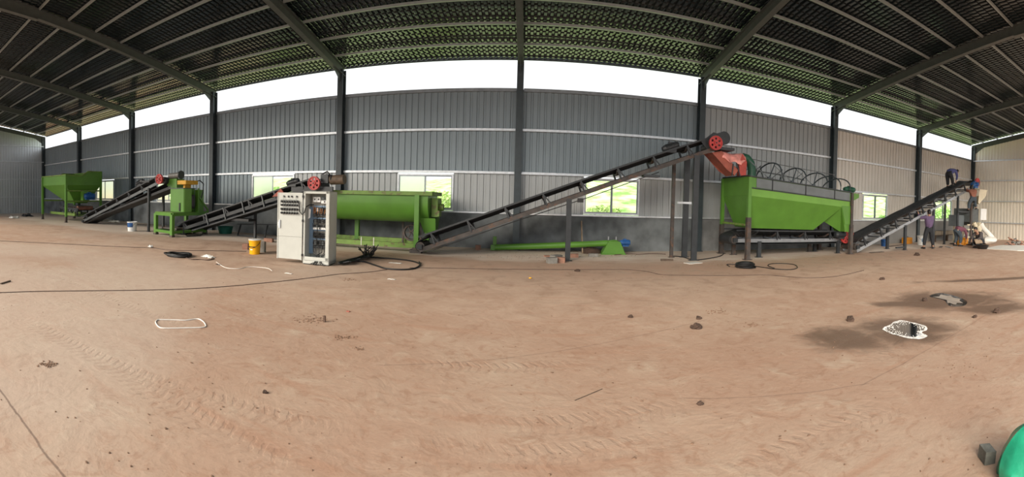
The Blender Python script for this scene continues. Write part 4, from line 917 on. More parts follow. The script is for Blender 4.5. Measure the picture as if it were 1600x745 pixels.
def dbox(s, a0, b0, z0, a1, b1, z1):
    b0 *= sg; b1 *= sg
    vs = [db(a0,b0,z0), db(a1,b0,z0), db(a1,b1,z0), db(a0,b1,z0), db(a0,b0,z1), db(a1,b0,z1), db(a1,b1,z1), db(a0,b1,z1)]
    return s.add(vs, [(0,3,2,1),(4,5,6,7),(0,1,5,4),(1,2,6,5),(2,3,7,6),(3,0,4,7)])
s = MB(); dbox(s, 0.01, -0.02, 0.09, WD, 0.0, 0.585); dbox(s, 0.01, -0.02, 0.59, WD, 0.0, 1.56); dbox(s, 0.01, -0.025, 0.08, 0.03, 0.01, 1.56); dbox(s, WD-0.02, -0.025, 0.08, WD, 0.01, 1.56)
dr = s.build('door', CABG, Cb)
for row, z in enumerate((1.36, 1.285, 1.19, 1.11)):
    for i in range(7):
        a = 0.13 + i*0.062; s = MB(); dbox(s, a-0.014, 0.0, z-0.020, a+0.014, 0.05, z+0.020); dbox(s, a-0.011, 0.05, z-0.012, a+0.014, 0.075, z+0.018); s.build('switch_contact', BLACKP, dr)
for i, a in enumerate((0.15, 0.27, 0.35, 0.46)):
    s = MB(); dbox(s, a-0.012, 0.0, 1.455, a+0.012, 0.03, 1.495); s.build('indicator_lamp', BLACKP if i in (1, 2) else GREYD, dr)
s = MB()
for z in (1.39, 1.215): s.tube([db(0.06, sg*0.055, z-0.02), db(0.11, sg*0.06, z), db(0.3, sg*0.06, z+0.005), db(0.52, sg*0.06, z)], 0.006, 5)
for i in range(7):
    a = 0.13+i*0.062; s.tube([db(a, sg*0.055, 1.39), db(a+0.022, sg*0.06, 1.32), db(a, sg*0.055, 1.26)], 0.004, 4); s.tube([db(a, sg*0.055, 1.21), db(a-0.02, sg*0.06, 1.15), db(a, sg*0.055, 1.08)], 0.004, 4)
for a in (0.15, 0.46): s.tube([db(a, sg*0.03, 1.50), db(a+0.01, sg*0.03, 1.45), db(a, sg*0.04, 1.39)], 0.003, 4)
s.build('door_wiring', RUBBER, dr)
s = MB(); dbox(s, WD-0.075, 0, 0.77, WD-0.045, 0.03, 0.95); dbox(s, WD-0.035, 0, 0.82, WD-0.02, 0.02, 0.90); s.build('latch_handle', GALV, dr)
for z in (0.20, 0.95, 1.48): s = MB(); dbox(s, -0.012, -0.01, z-0.025, 0.014, 0.025, z+0.025); s.build('hinge', BLACKP, dr)
for z in (0.092, 0.14): pass

# ---- 12 bagging machine
G_ = empty('bagging_machine', (18.9, 10.1, 0), 'cream and grey bagging machine with a hanging white bag at the end of the line', 'machine')
s = MB(); s.plate([(19.02, 9.9, 2.78), (19.86, 9.9, 2.80), (19.70, 9.9, 2.46), (18.98, 9.9, 2.02), (18.88, 9.9, 2.1)], 0.02); s.plate([(19.02, 9.92, 2.78), (19.86, 9.92, 2.80), (19.80, 10.7, 2.80), (19.02, 10.7, 2.78)], 0.01); s.plate([(19.7, 9.92, 2.46), (18.98, 9.92, 2.02), (18.98, 10.7, 2.02), (19.7, 10.7, 2.46)], 0.01)
s.build('inlet_hopper', CREAM, G_)
MB().box((18.2, 10.0, 1.12), (19.15, 10.9, 1.78)).build('weighing_box', GREYD, G_); MB().frustum((18.3, 10.0, 19.0, 10.8), (18.5, 10.2, 18.85, 10.6), 1.12, 0.95, 0.01).build('outlet', GREYD, G_)
MB().box((19.2, 9.88, 1.22), (19.82, 9.93, 1.80)).build('side_panel', WHITE, G_)
MB().box((17.72, 10.3, 0.9), (18.2, 10.9, 1.45)).build('control_box', GREYP, G_)
s = MB()
for x in (18.32, 18.72): s.box((x-0.035, 9.95, 0.0), (x+0.035, 10.02, 1.14))
for z in (0.38, 0.75, 0.98): s.box((18.0, 9.95, z-0.03), (18.75, 10.01, z+0.03))
for x in (18.15, 19.1): s.box((x-0.03, 10.8, 0.0), (x+0.03, 10.87, 1.14))
s.build('frame', CREAM, G_)
s = MB(); s.cyl((18.75, 9.85, 0.95), (18.95, 9.85, 0.70), 0.14, 0.16, 12); s.cyl((18.5, 9.9, 1.1), (18.6, 9.85, 0.9), 0.10, n=12); s.box((18.9, 9.8, 0.75), (19.1, 9.95, 1.1)); s.build('bag_clamp', CREAM, G_)
MB().box((17.9, 9.7, 0.0), (19.8, 10.9, 0.05)).build('base_plate', STEELR, G_)
s = MB(); s.tube([(19.05, 9.8, 1.05), (19.15, 9.7, 0.8), (19.4, 9.6, 0.6), (19.75, 9.5, 0.35), (19.85, 9.5, 0.15)], 0.13, 12); s.blob((19.45, 9.5, 0.2), 0.5, 0.35, 0.2, 4, 0.15, 12, 7)
o = s.build('bag', PAPER); tag(o, 'long white bag hanging from the bagging machine onto the floor', 'bag')
# extra blue/red head of the last conveyor
motor(c5, (18.75, 10.15, 3.0), (1, 0, 0.1), 0.13, 0.4, BLUE)['label'] = 'blue head motor'
MB().plate([(18.5, 10.08, 2.86), (19.3, 10.08, 3.02), (19.3, 10.08, 3.2), (18.7, 10.08, 3.12)], 0.02).build('head_guard', STEEL, c5)

# ---- loose things on the floor
def thing(o, label, cat, group=None): return tag(o, label, cat, group)
def bucket(c, r, h, m, label, lid=None, stripe=None, handle=True, name='bucket'):
    b_ = empty(name, c, label, 'bucket'); c = Vector(c)
    MB().lathe(c, [(r*0.86, 0), (r*0.90, h*0.3), (r, h), (r*1.04, h), (r*1.04, h*0.93), (r*1.0, h*0.90)], 24).build('body', m, b_)
    if lid: MB().lathe(c, [(r*1.03, h*0.97), (r*1.07, h), (r*1.07, h*1.04), (r*0.9, h*1.05)], 24).build('lid', lid, b_)
    if handle: MB().tube([c+Vector((r*1.05*cos(a), -r*1.05*abs(sin(a))*0.9, h*0.86-h*0.42*sin(a))) for a in [pi*k/12 for k in range(13)]], 0.006, 5).build('handle', RUBBER, b_)
    if stripe:
        q = MB(); n = 14; a0 = -pi/2
        for zz0, zz1, w2, m_ in stripe:
            q = MB(); vs = []
            for i in range(n+1):
                a = a0-0.0 + (i/n-0.5)*w2*2; rr0 = (0.90+0.1*(zz0-0.3)/0.7)*r+0.003; rr1 = (0.90+0.1*(zz1-0.3)/0.7)*r+0.003
                vs += [c+Vector((rr0*cos(a), rr0*sin(a), h*zz0)), c+Vector((rr1*cos(a), rr1*sin(a), h*zz1))]
            q.add(vs, [(2*i, 2*i+2, 2*i+3, 2*i+1) for i in range(n)]); q.build('label', m_, b_)
    return b_
bucket(fl(398, 396.5), 0.155, 0.36, YELB, 'yellow plastic paint bucket with white lid left of the control cabinet', WHITE, ((0.50, 0.56, 0.75, BLACKP), (0.30, 0.38, 0.25, PAPER)), True)
b_ = bucket(fl(206.5, 361), 0.20, 0.38, WHITE, 'white bucket with blue front standing before the left conveyor leg', None, ((0.45, 0.97, 1.1, BLUE),), True)
bucket(fl(1439, 382.5), 0.19, 0.42, WHITE, 'white plastic bucket standing behind the man in the purple shirt', WHITE, ((0.35, 0.75, 0.8, BLUEL),), True)
bucket(fl(1382.5, 384.5), 0.19, 0.30, BLUE, 'dark blue bucket under the rear right conveyor', None, None, True)
s = MB(); c = fl(352, 364.5); s.lathe(c, [(0.24, 0), (0.30, 0.26), (0.32, 0.27), (0.28, 0.24), (0.22, 0.02)], 24); thing(s.build('basin', TEAL), 'dark teal round basin on the floor behind the crusher conveyor', 'basin')
# steel trestle lying behind the cabinet
r = empty('trestle', (-8.3, 11.7, 0), 'low dark steel trestle frame by the wall left of the control cabinet', 'trestle')
MB().bar((-9.4, 11.7, 0.42), (-7.4, 11.6, 0.52), 0.25, 0.03).build('top_bar', STEEL, r)
for x in (-9.3, -8.1, -7.5): MB().bar((x, 11.5, 0.0), (x, 11.7, 0.45), 0.04, 0.04, (1, 0, 0)).build('leg', STEEL, r)
MB().bar((-9.3, 11.5, 0.03), (-7.5, 11.5, 0.03), 0.04, 0.04).build('foot_bar', STEEL, r)

def cable(name, pts, r_, m, label, cat='cable', group=None, n=6, sub=4):
    P = [fl(*p[:2], z=(p[2] if len(p) > 2 else r_*1.0)) for p in pts]; out = []
    for i in range(len(P)-1):                                       # Catmull-Rom
        a, b2, c, d = P[max(i-1, 0)], P[i], P[i+1], P[min(i+2, len(P)-1)]
        for k in range(sub):
            t = k/sub; out.append(0.5*((2*b2)+(c-a)*t+(2*a-5*b2+4*c-d)*t*t+(3*b2-a-3*c+d)*t**3))
    out.append(P[-1]); o = MB().tube(out, r_, n).build(name, m); return tag(o, label, cat, group)
DUSTC = mat('dusty_cable', (0.10, 0.065, 0.05), 0.7, var=0.3)
cable('power_cord', [(-4, 457), (60, 455), (142, 454), (225, 453), (295, 451), (370, 446), (400, 443), (450, 438), (500, 432), (530, 428), (575, 425), (605, 421)], 0.006, DUSTC, 'thin dark cord running across the floor from the left edge to the coiled cables')
cable('power_cord', [(640, 418), (700, 419), (800, 420.5), (880, 421), (970, 421), (1010, 424), (1035, 429), (1080, 430), (1160, 430), (1200, 429.5), (1260, 434), (1310, 431), (1350, 422)], 0.007, DUSTC, 'thin dark cord running across the floor in front of the long conveyor')
cable('power_cord', [(-4, 376), (60, 379), (120, 382), (190, 385.5), (235, 387), (270, 391), (330, 391.5), (385, 392.5)], 0.008, DUSTC, 'thin cord running across the floor towards the yellow bucket')
cable('cable_offcut', [(247, 499), (243, 503), (249, 511), (262, 512.5), (290, 512), (318, 511), (321, 507), (316, 501), (308, 498), (290, 500), (270, 499.5), (247, 499)], 0.0065, PAPER, 'pale bent strip forming an oblong loop on the bare floor', 'strip')
cable('cable_offcut', [(338, 409), (348, 416), (358, 419), (375, 419.5), (385, 417), (400, 417), (418, 419), (425, 423)], 0.006, PAPER, 'pale curved strip lying left of the control cabinet', 'strip')
cable('black_hose', [(655, 409), (656, 414), (648, 419), (630, 421), (604, 419.5), (590, 415.5), (570, 409), (555, 407), (575, 402), (600, 403), (625, 405), (645, 408), (656, 412)], 0.018, RUBBER, 'thick black cable laid in a long loop beside the control cabinet')
rd = random.Random(11); s = MB()
for k in range(26):                                                 # the bundle of cables from the cabinet towards the mixer
    ox, oy = rd.uniform(-3, 3), rd.uniform(-2.2, 2.2); P = [fl(530+ox*0.4, 411+oy*0.6, 0.02+0.05*rd.random()), fl(545+ox, 407.5+oy, 0.03+0.06*rd.random()), fl(560+ox, 404+oy, 0.02+0.08*rd.random()), fl(575+ox*1.5, 399+oy, 0.03+0.08*rd.random()), fl(576+ox*2.8, 396+oy, 0.05+0.12*rd.random())]
    P.append(P[-1]+Vector((rd.uniform(-0.18, 0.18), rd.uniform(-0.1, 0.1), rd.uniform(0.05, 0.22)))); s.tube(P, 0.012, 5)
thing(s.build('cable_bundle', RUBBER), 'bundle of black cable ends between the control cabinet and the mixing trough', 'cable')
def coil(c, r_, n, label, seed, w2=0.012, flat=0.6, m=RUBBER, ha=0.05):
    rd = random.Random(seed); s = MB(); c = Vector(c)
    for k in range(n):
        q = r_*rd.uniform(0.75, 1.05); ox, oy = rd.uniform(-.05, .05), rd.uniform(-.05, .05); z = 0.015+ha*k/n
        s.tube([c+Vector((ox+q*cos(2*pi*i/22), oy+q*flat*sin(2*pi*i/22), z+0.012*sin(4*pi*i/22+k))) for i in range(22)], w2, 5, True)
    return thing(s.build('cable_coil', m), label, 'cable')
coil(fl(280, 400), 0.34, 9, 'flat coil of black cable on the floor in front of the crusher', 1, 0.016, 0.75)
cable('cable_tail', [(291, 403), (300, 405), (312, 405), (325, 406), (335, 404)], 0.012, DUSTC, 'short cable end running from the flat coil to a scrap of white paper')
coil(fl(1163, 418), 0.22, 13, 'small heap of black cable coils in front of the screening machine', 2, 0.02, 0.8, RUBBER, 0.10)
cable('cable_tail', [(1140, 416), (1136, 413), (1150, 413), (1165, 415), (1180, 416), (1196, 418), (1210, 420), (1235, 421), (1246, 418), (1240, 413), (1222, 411.5), (1205, 412), (1200, 415), (1210, 419)], 0.011, RUBBER, 'loose black wire loop trailing right from the heap of cable coils')
cable('cable_tail', [(1050, 400), (1065, 401), (1085, 406), (1105, 404), (1125, 400), (1131, 396)], 0.014, RUBBER, 'black wire on the floor between the conveyor legs and the screening machine')
cable('cable_tail', [(1040, 397), (1020, 396), (1000, 397), (985, 396.5), (960, 398)], 0.012, DUSTC, 'rusty rod lying along the concrete strip behind the red earth')
rn = [0]
def brick(px, py, l, w_, h, yaw_, m, label, cat='brick', z=0.0, name='brick', tilt=0):
    c = fl(px, py, z); s = MB().box((-l/2, -w_/2, 0), (l/2, w_/2, h)); me = s.mesh(name, m, smooth=False)
    o = bpy.data.objects.new(name, me); COL.objects.link(o); o.location = c; o.rotation_euler = (tilt, 0, yaw_); return tag(o, label, cat)
brick(862, 411, 0.24, 0.16, 0.14, 0.3, BRICKG, 'grey-brown broken block at the left foot of the long conveyor post')
brick(876, 410, 0.22, 0.14, 0.13, -0.2, BRICK, 'reddish block leaning beside the foot of the long conveyor post')
brick(869, 405.5, 0.30, 0.18, 0.12, 0.8, BRICKG, 'grey-brown block just behind the two blocks at the conveyor post')
brick(897, 402, 0.22, 0.11, 0.10, 0.0, BRICK, 'brick lying right of the long conveyor post')
brick(927, 401, 0.26, 0.11, 0.09, 0.05, BRICKG, 'dark flat block lying between the conveyor post and the green screw conveyor foot')
brick(857, 401, 0.24, 0.11, 0.04, 0.4, BRICK, 'flat brick bit left behind the blocks at the conveyor post')
brick(747, 390, 0.16, 0.12, 0.14, 0.1, BRICK, 'lone brick standing at the left end of the screw conveyor')
brick(383.5, 389.5, 0.16, 0.10, 0.16, 0.4, BRICK, 'upright brick just left of the yellow bucket')
brick(411, 394, 0.12, 0.10, 0.28, 0.2, BRICKG, 'tall rough block standing right behind the yellow bucket')
brick(1042, 407.5, 0.34, 0.07, 0.05, -0.1, WOODD, 'short dark timber offcut on the floor left of the conveyor legs', 'timber', name='timber_offcut')
brick(420, 378, 0.30, 0.12, 0.12, 0.1, BRICK, 'brick pair by the wall between the yellow bucket and the cabinet door')
brick(1541, 719, 0.10, 0.07, 0.075, 0.9, STONE, 'grey angular stone block near the bottom right corner', 'stone', name='stone_block', tilt=0.12)
for x in (1.52, 1.98): 
    s = MB().bar((x, 12.15, 0.0), (x, 12.62, 0.92), 0.11, 0.03, (1, 0, 0)); thing(s.build('timber_plank', WOOD), 'pale timber plank leaning on the wall, %s of the long conveyor post' % ('left' if x < 1.7 else 'right'), 'plank')
o = brick(1083, 411, 0.44, 0.26, 0.012, 0.35, PAPER, 'white flat sheet lying at the foot of the conveyor legs', 'sheet', name='paper_sheet')
s = MB(); c = fl(868, 391)                                           # small pile of sand by the screw conveyor
s = MB().blob((2.25, 12.2, 0.02), 0.28, 0.2, 0.16, 3, 0.15, 12, 7); thing(s.build('sand_pile', CLOD), 'small dark heap of sand beside the screw conveyor inlet', 'pile')
# dirt clods and scraps
clods = [(1088, 513, 0.055, 'largest dark lump of earth in the middle of the floor'), (1558, 488, 0.06, 'dark lump of earth to the right of the puddles'), (1328, 501, 0.055, 'dark lump of earth left of the nearer puddle'),
         (1378, 437, 0.05, 'small dark lump of earth behind the puddles'), (1433, 399, 0.09, 'dark lump of earth on the floor in front of the standing man'), (414, 614, 0.018, 'tiny dark pebble alone on the lower left floor'),
         (1094, 632, 0.022, 'small reddish pebble on the lower middle floor'), (902, 424, 0.05, 'small lump of earth on the red patch before the conveyor post'), (1445, 470, 0.05, 'dark lump between the two puddles'),
         (1523, 496, 0.035, 'small lump behind the lump right of the puddles'), (1092, 498, 0.035, 'small pebble just behind the largest lump of earth'), (985, 496, 0.03, 'flat dark clod left of the largest lump of earth')]
for i, (px, py, r_, lb) in enumerate(clods):
    c = fl(px, py); s = MB().blob((c.x, c.y, r_*0.35), r_*1.2, r_, r_*0.75, i, 0.35, 9, 6)
    if r_ > 0.06: s.blob((c.x-r_*1.1, c.y+0.02, r_*0.25), r_*0.6, r_*0.5, r_*0.45, i+40, 0.35, 8, 5)
    thing(s.build('dirt_clod', CLOD, smooth=False), lb, 'clod')
s = MB(); rd = random.Random(21)
for k in range(300):
    px, py = rd.uniform(0, 1600), 415 + 330*rd.random()**1.6; c = fl(px, py); q = rd.uniform(0.003, 0.0065)*(1+0.6*rd.random()); s.blob((c.x, c.y, q*0.3), q*rd.uniform(0.8, 1.8), q, q*0.6, k, 0.3, 5, 3)
for (px, py, sx, sy, n_) in ((490, 500, 28, 6, 90), (75, 570, 16, 5, 60), (538, 528, 22, 4, 50), (1120, 487, 18, 4, 60), (790, 400, 60, 3, 60), (930, 398, 90, 6, 120), (1175, 508, 12, 3, 40), (560, 545, 9, 3, 25), (1130, 412, 30, 8, 40), (830, 402, 40, 4, 60), (545, 437, 12, 2, 25), (1500, 570, 60, 30, 25)):
    for k in range(n_):
        c = fl(px+rd.gauss(0, sx*0.5), py+rd.gauss(0, sy*0.5)); q = rd.uniform(0.004, 0.011); s.blob((c.x, c.y, q*0.3), q*rd.uniform(0.8, 1.8), q, q*0.6, k, 0.3, 5, 3)
tag(s.build('soil_crumbs', CRUMB, smooth=False), 'dark crumbs of soil scattered over the floor', 'soil', kind='stuff')
def scrap(px, py, l, w_, m, label, seed, cat='scrap', zt=0.03):
    c = fl(px, py); rd = random.Random(seed); s = MB(); nx_, ny_ = 8, 6
    for j in range(ny_+1):
        for i in range(nx_+1): 
            e = 1 if i in (0, nx_) or j in (0, ny_) else 0
            s.v.append(Vector((c.x+(i/nx_-0.5)*l+rd.uniform(-1, 1)*l*0.05, c.y+(j/ny_-0.5)*w_+rd.uniform(-1, 1)*w_*0.07, 0.004+zt*rd.random()*(0.3 if e else 1))))
    for j in range(ny_):
        for i in range(nx_): a = j*(nx_+1)+i; s.f.append((a, a+1, a+nx_+2, a+nx_+1))
    o = s.build('crumpled_scrap', m); o.modifiers.new('t', 'SOLIDIFY').thickness = 0.003; return tag(o, label, cat)
scrap(325, 402, 0.34, 0.16, PAPER, 'scrap of crumpled white plastic beside the flat cable coil', 1, zt=0.07)
scrap(235, 386.5, 0.14, 0.10, PAPER, 'small white ball of paper on the cord at the left', 2, zt=0.08)
scrap(451, 427.5, 0.16, 0.05, PAPER, 'narrow white scrap on the floor in front of the cabinet door', 3, zt=0.01)
scrap(612, 436.5, 0.15, 0.04, PAPER, 'narrow white scrap on the floor in front of the cable loop', 4, zt=0.01)
scrap(828.5, 435, 0.06, 0.05, YELB, 'tiny yellow scrap on the red patch of floor', 5, zt=0.02)
scrap(544, 487, 0.05, 0.04, REDP, 'tiny red scrap on the floor in front of the cabinet', 6, zt=0.01)
scrap(341, 413.5, 0.13, 0.05, BLACKP, 'small black strip at the end of the pale curved strip', 7, zt=0.015)
scrap(22, 341, 0.55, 0.5, PAPER, 'crumpled white sacking left of the green feed hopper', 8, 'sack', 0.16)
scrap(178, 347, 0.8, 0.4, PAPER, 'white sacking on the floor behind the foot of the first conveyor', 10, 'sack', 0.12)
scrap(43, 338, 0.8, 0.6, BLACKP, 'crumpled dark sacking beside the white sacking at the far left', 9, 'sack', 0.20)
scrap(618, 411, 0.3, 0.1, PAPER, 'white scrap inside the thick black cable loop', 12, 'scrap', 0.01)
s = MB(); c = fl(507, 503); s.box((c.x-0.012, c.y-0.01, 0), (c.x+0.012, c.y+0.01, 0.075)); thing(s.build('peg', CLOD), 'short peg standing in the patch of loose soil at lower left', 'peg')
s = MB(); a, b_ = fl(898, 626), fl(941, 608); s.bar((a.x, a.y, 0.003), (b_.x, b_.y, 0.003), 0.005, 0.004); thing(s.build('twig', WOODD), 'thin dry straw lying on the lower middle floor', 'twig')
s = MB(); a, b_ = fl(1, 444), fl(16, 439.5); s.bar((a.x, a.y, 0.01), (b_.x, b_.y, 0.01), 0.03, 0.02); thing(s.build('twig', WOODD), 'short dark stick at the left edge above the cord', 'twig')
# puddles
def puddle(cx2, cy2, outline, label, ring):
    P = [fl(*q) for q in outline]; c = Vector((0, 0, 0))
    for q in P: c += q
    c /= len(P); n = len(P); fine = []
    for i in range(n):
        a, b2, cc, d = P[i-1], P[i], P[(i+1) % n], P[(i+2) % n]
        for k in range(5): t = k/5; fine.append(0.5*((2*b2)+(cc-a)*t+(2*a-5*b2+4*cc-d)*t*t+(3*b2-a-3*cc+d)*t**3))
    r = empty('puddle', c, label, 'puddle'); s = MB(); m_ = len(fine)
    s.add([q+Vector((0, 0, 0.004)) for q in fine], [tuple(range(m_))]); s.build('water', WATER, r, smooth=False)
    rd = random.Random(4); s = MB()
    if ring:  # white sky reflection round the edge, laid on as pale mesh
        s2 = MB()
        for i in range(m_):
            wv = 0.05+0.03*sin(i*0.9)+0.09*rd.random(); wv += 0.22*max(0, sin(2*pi*(i/m_-0.42)))**2
            s2.v += [fine[i].lerp(c, 0.03-0.07*rd.random())+Vector((0, 0, 0.006)), fine[i].lerp(c, wv)+Vector((0, 0, 0.006))]
        s2.f = [(2*i, 2*((i+1) % m_), 2*((i+1) % m_)+1, 2*i+1) for i in range(m_)]
        s2.build('sky_glint_edge', PUDGLINT, r, smooth=False)
        for k in range(500):
            q = fine[rd.randrange(m_)].lerp(c, rd.uniform(-0.25, 0.75)**3*1.0+rd.uniform(0, 0.12)); h = rd.uniform(0.0015, 0.004); s.blob((q.x, q.y, 0.006), h*1.8, h, 0.003, k, 0.3, 5, 3)
        s.build('sky_glint_specks', PUDGLINT, r)['kind'] = 'stuff'
    else:  # paler film over the middle of the water
        s2 = MB(); s2.add([fine[i].lerp(c, 0.18+0.25*abs(sin(i*0.7)))+Vector((0, 0, 0.007)) for i in range(m_)], [tuple(range(m_))]); s2.build('pale_film', PALEFILM, r, smooth=False)
    return r
puddle(0, 0, [(1379, 515), (1390, 508), (1405, 501), (1425, 504), (1446, 510), (1448, 516), (1440, 520), (1449, 526), (1430, 530), (1400, 524)], 'nearer puddle with a broken white rim of reflected sky on the dark wet patch', True)
puddle(0, 0, [(1452, 463), (1468, 458), (1490, 462), (1510, 470), (1506, 478), (1484, 478), (1474, 469)], 'farther shallow puddle with a dull surface behind the nearer one', False)
# green tarp bag bottom right
s = MB(); c = fl(1612, 742); c.z = 0; rd = random.Random(8); n, m_ = 26, 12
vs = []
for k in range(m_+1):
    t = k/m_
    for i in range(n):
        a = 2*pi*i/n; q = 0.20*(cos(t*pi/2)**0.55 if t < 1 else 0.02)*(1+0.10*sin(5*a+3*t)+0.06*sin(11*a)); vs.append(Vector((c.x+q*cos(a), c.y+q*sin(a)*1.0, 0.30*t*(1+0.05*sin(3*a)))))
s.add(vs, [(k*n+i, k*n+(i+1) % n, (k+1)*n+(i+1) % n, (k+1)*n+i) for k in range(m_) for i in range(n)]+[tuple(m_*n+i for i in range(n)), tuple(range(n-1, -1, -1))])
thing(s.build('plastic_bag', TARP), 'green shiny plastic bag cut off by the bottom right corner', 'bag')
# far right corner
r = empty('bright_floor_patch', (21.2, 8.6, 0), 'long overexposed white patch of floor by the right end wall', 'sheet')  # overexposed floor, its brightness put in as a thin white slab
P = [fl(*q) for q in [(1536, 388.5), (1560, 384), (1590, 381), (1615, 382), (1625, 392), (1590, 392), (1560, 390)]]
s = MB(); m_ = len(P); s.add([p+Vector((0, 0, 0.0)) for p in P]+[p+Vector((0, 0, 0.02)) for p in P], [tuple(range(m_-1, -1, -1)), tuple(range(m_, 2*m_))]+[(i, (i+1) % m_, m_+(i+1) % m_, m_+i) for i in range(m_)]); s.build('sheet', PAPER, r, smooth=False)
rd = random.Random(15)
for k in range(34):
    px, py = rd.uniform(1573, 1600), 381.0-rd.random()*5; c = fl(px, 383.5-0.5*rd.random()); z = rd.random()**2*0.34
    me = MB().box((-0.11, -0.055, 0), (0.11, 0.055, 0.05)).mesh('brick', BRICK if k % 3 else BRICKG, smooth=False); o = bpy.data.objects.new('brick', me); COL.objects.link(o); o.location = (c.x, c.y, z); o.rotation_euler = (rd.uniform(-.5, .5), rd.uniform(-.5, .5), rd.uniform(0, 3))
    tag(o, 'broken red brick in the low heap against the right end wall', 'brick', 'bricks heaped by the right wall')
for k in range(4):
    x = 18.45+0.60*k; me = MB().box((0, 0, 0), (0.58, 0.30, 0.24)).mesh('foam_block', CREAM, smooth=False)
    o = bpy.data.objects.new('carton', MB().box((-0.28, -0.15, 0), (0.28, 0.15, 0.20)).mesh('carton', mat('carton_brown', (0.34, 0.28, 0.21), 0.8, var=0.1), smooth=False)); COL.objects.link(o); o.location = (x+0.3, 12.3, 0.36); tag(o, ['leftmost', 'second from left', 'third from left', 'rightmost'][k]+' of the brown boxes on the low bench by the back wall', 'box', 'boxes on the bench')
r = empty('bench', (19.7, 12.3, 0), 'low dark bench under the row of brown boxes by the back wall', 'bench')
MB().box((18.4, 12.1, 0.32), (20.95, 12.5, 0.36)).build('seat', WOODD, r)
for x in (18.5, 19.7, 20.85): MB().box((x-0.04, 12.15, 0), (x+0.04, 12.45, 0.32)).build('leg', WOODD, r)
def ybox(px, py, l, w_, h, label, cat='box', m=YEL):
    c = fl(px, py); r = empty('crate', c, label, cat); s = MB().box((c.x-l/2, c.y-w_/2, 0), (c.x+l/2, c.y+w_/2, h)); s.build('body', m, r, bevel=0.01)
    s = MB()
    for k in range(3): z = h*(0.25+0.25*k); s.box((c.x-l/2-0.006, c.y-w_/2-0.012, z-0.02), (c.x+l/2+0.006, c.y-w_/2, z+0.02))
    s.build('band', m, r); MB().tube([(c.x-0.08, c.y, h), (c.x-0.06, c.y, h+0.05), (c.x+0.06, c.y, h+0.05), (c.x+0.08, c.y, h)], 0.012).build('handle', BLACKP, r)
ORC = mat('orange_plastic', (0.70, 0.28, 0.02), 0.5, var=0.1)
ybox(1417, 380.5, 0.46, 0.30, 0.30, 'orange plastic crate against the wall left of the standing man', m=ORC)
ybox(1500, 383, 0.34, 0.26, 0.24, 'orange toolbox on the floor under the bending man, left one of two', m=ORC)
ybox(1507, 382.5, 0.26, 0.24, 0.36, 'taller orange toolbox beside the low one under the bending man', m=ORC)
s = MB(); c = Vector((16.55, 8.38, 0)); s.lathe(c, [(0.20, 0), (0.30, 0.17), (0.32, 0.17), (0.28, 0.15), (0.18, 0.02)], 22); thing(s.build('basin', BLACKP), 'black round basin in front of the squatting man', 'basin')
s = MB(); c = Vector((17.6, 9.6, 0)); s.blob((c.x+0.4, c.y-0.1, 0.08), 0.35, 0.2, 0.14, 5, 0.3, 10, 6); thing(s.build('tool_bag', STEEL), 'dark tool bag on the floor at the foot of the bagging machine', 'bag')
for k, (px, py, l, an, m_, lb) in enumerate([(1470, 386, 0.7, 0.5, STEELR, 'rusty steel plate on the floor right of the conveyor post'), (1483, 386.5, 0.6, 1.0, ALU, 'grey steel plate beside the rusty plate near the bending man'), (1400, 384, 1.2, 0.15, WOODD, 'dark plank on the floor under the rear conveyor'),
       (1345, 386, 1.0, 0.1, STEELR, 'thin steel strip on the floor beside the foot of the rear conveyor'), (1370, 394.5, 0.7, 0.0, WOODD, 'dark strip lying in front of the rear conveyor foot'), (1245, 386, 0.6, 0.2, WOODD, 'dark offcut on the concrete under the screening machine')]):
    brick(px, py, l, 0.14, 0.02, an, m_, lb, 'plate' if 'plate' in lb else 'strip', name='steel_plate' if 'plate' in lb else 'floor_strip')

# ================================================================ PEOPLE
def skinned(name, chains, m, sub=1):
    """chains: list of joint chains [(x,y,z,r), ...]; the first joint of a chain that repeats an earlier one is welded to it."""
    vs, rs, es, idx, roots = [], [], [], {}, []
    for ch in chains:
        prev = None
        for j, (x, y, z, r) in enumerate(ch):
            k = (round(x, 4), round(y, 4), round(z, 4))
            if k not in idx:
                idx[k] = len(vs); vs.append((x, y, z)); rs.append(r)
                if prev is None: roots.append(idx[k])
            if prev is not None: es.append((prev, idx[k]))
            prev = idx[k]
    me = bpy.data.meshes.new(name); me.from_pydata(vs, es, []); o = bpy.data.objects.new(name, me); COL.objects.link(o)
    o.modifiers.new('skin', 'SKIN'); sl = me.skin_vertices[0] if me.skin_vertices else None
    if sl is None: me.attributes; 
    for i, r in enumerate(rs): me.skin_vertices[0].data[i].radius = (r, r); me.skin_vertices[0].data[i].use_root = i in roots
    ss = o.modifiers.new('sub', 'SUBSURF'); ss.levels = sub; ss.render_levels = sub
    bpy.context.view_layer.update(); dg = bpy.context.evaluated_depsgraph_get()
    nm = bpy.data.meshes.new_from_object(o.evaluated_get(dg)); vs = [v.co.copy() for v in nm.vertices]; fs = [tuple(p.vertices) for p in nm.polygons]
    bpy.data.objects.remove(o); bpy.data.meshes.remove(me); bpy.data.meshes.remove(nm)
    s = MB(); s.v = vs; s.f = fs; return s
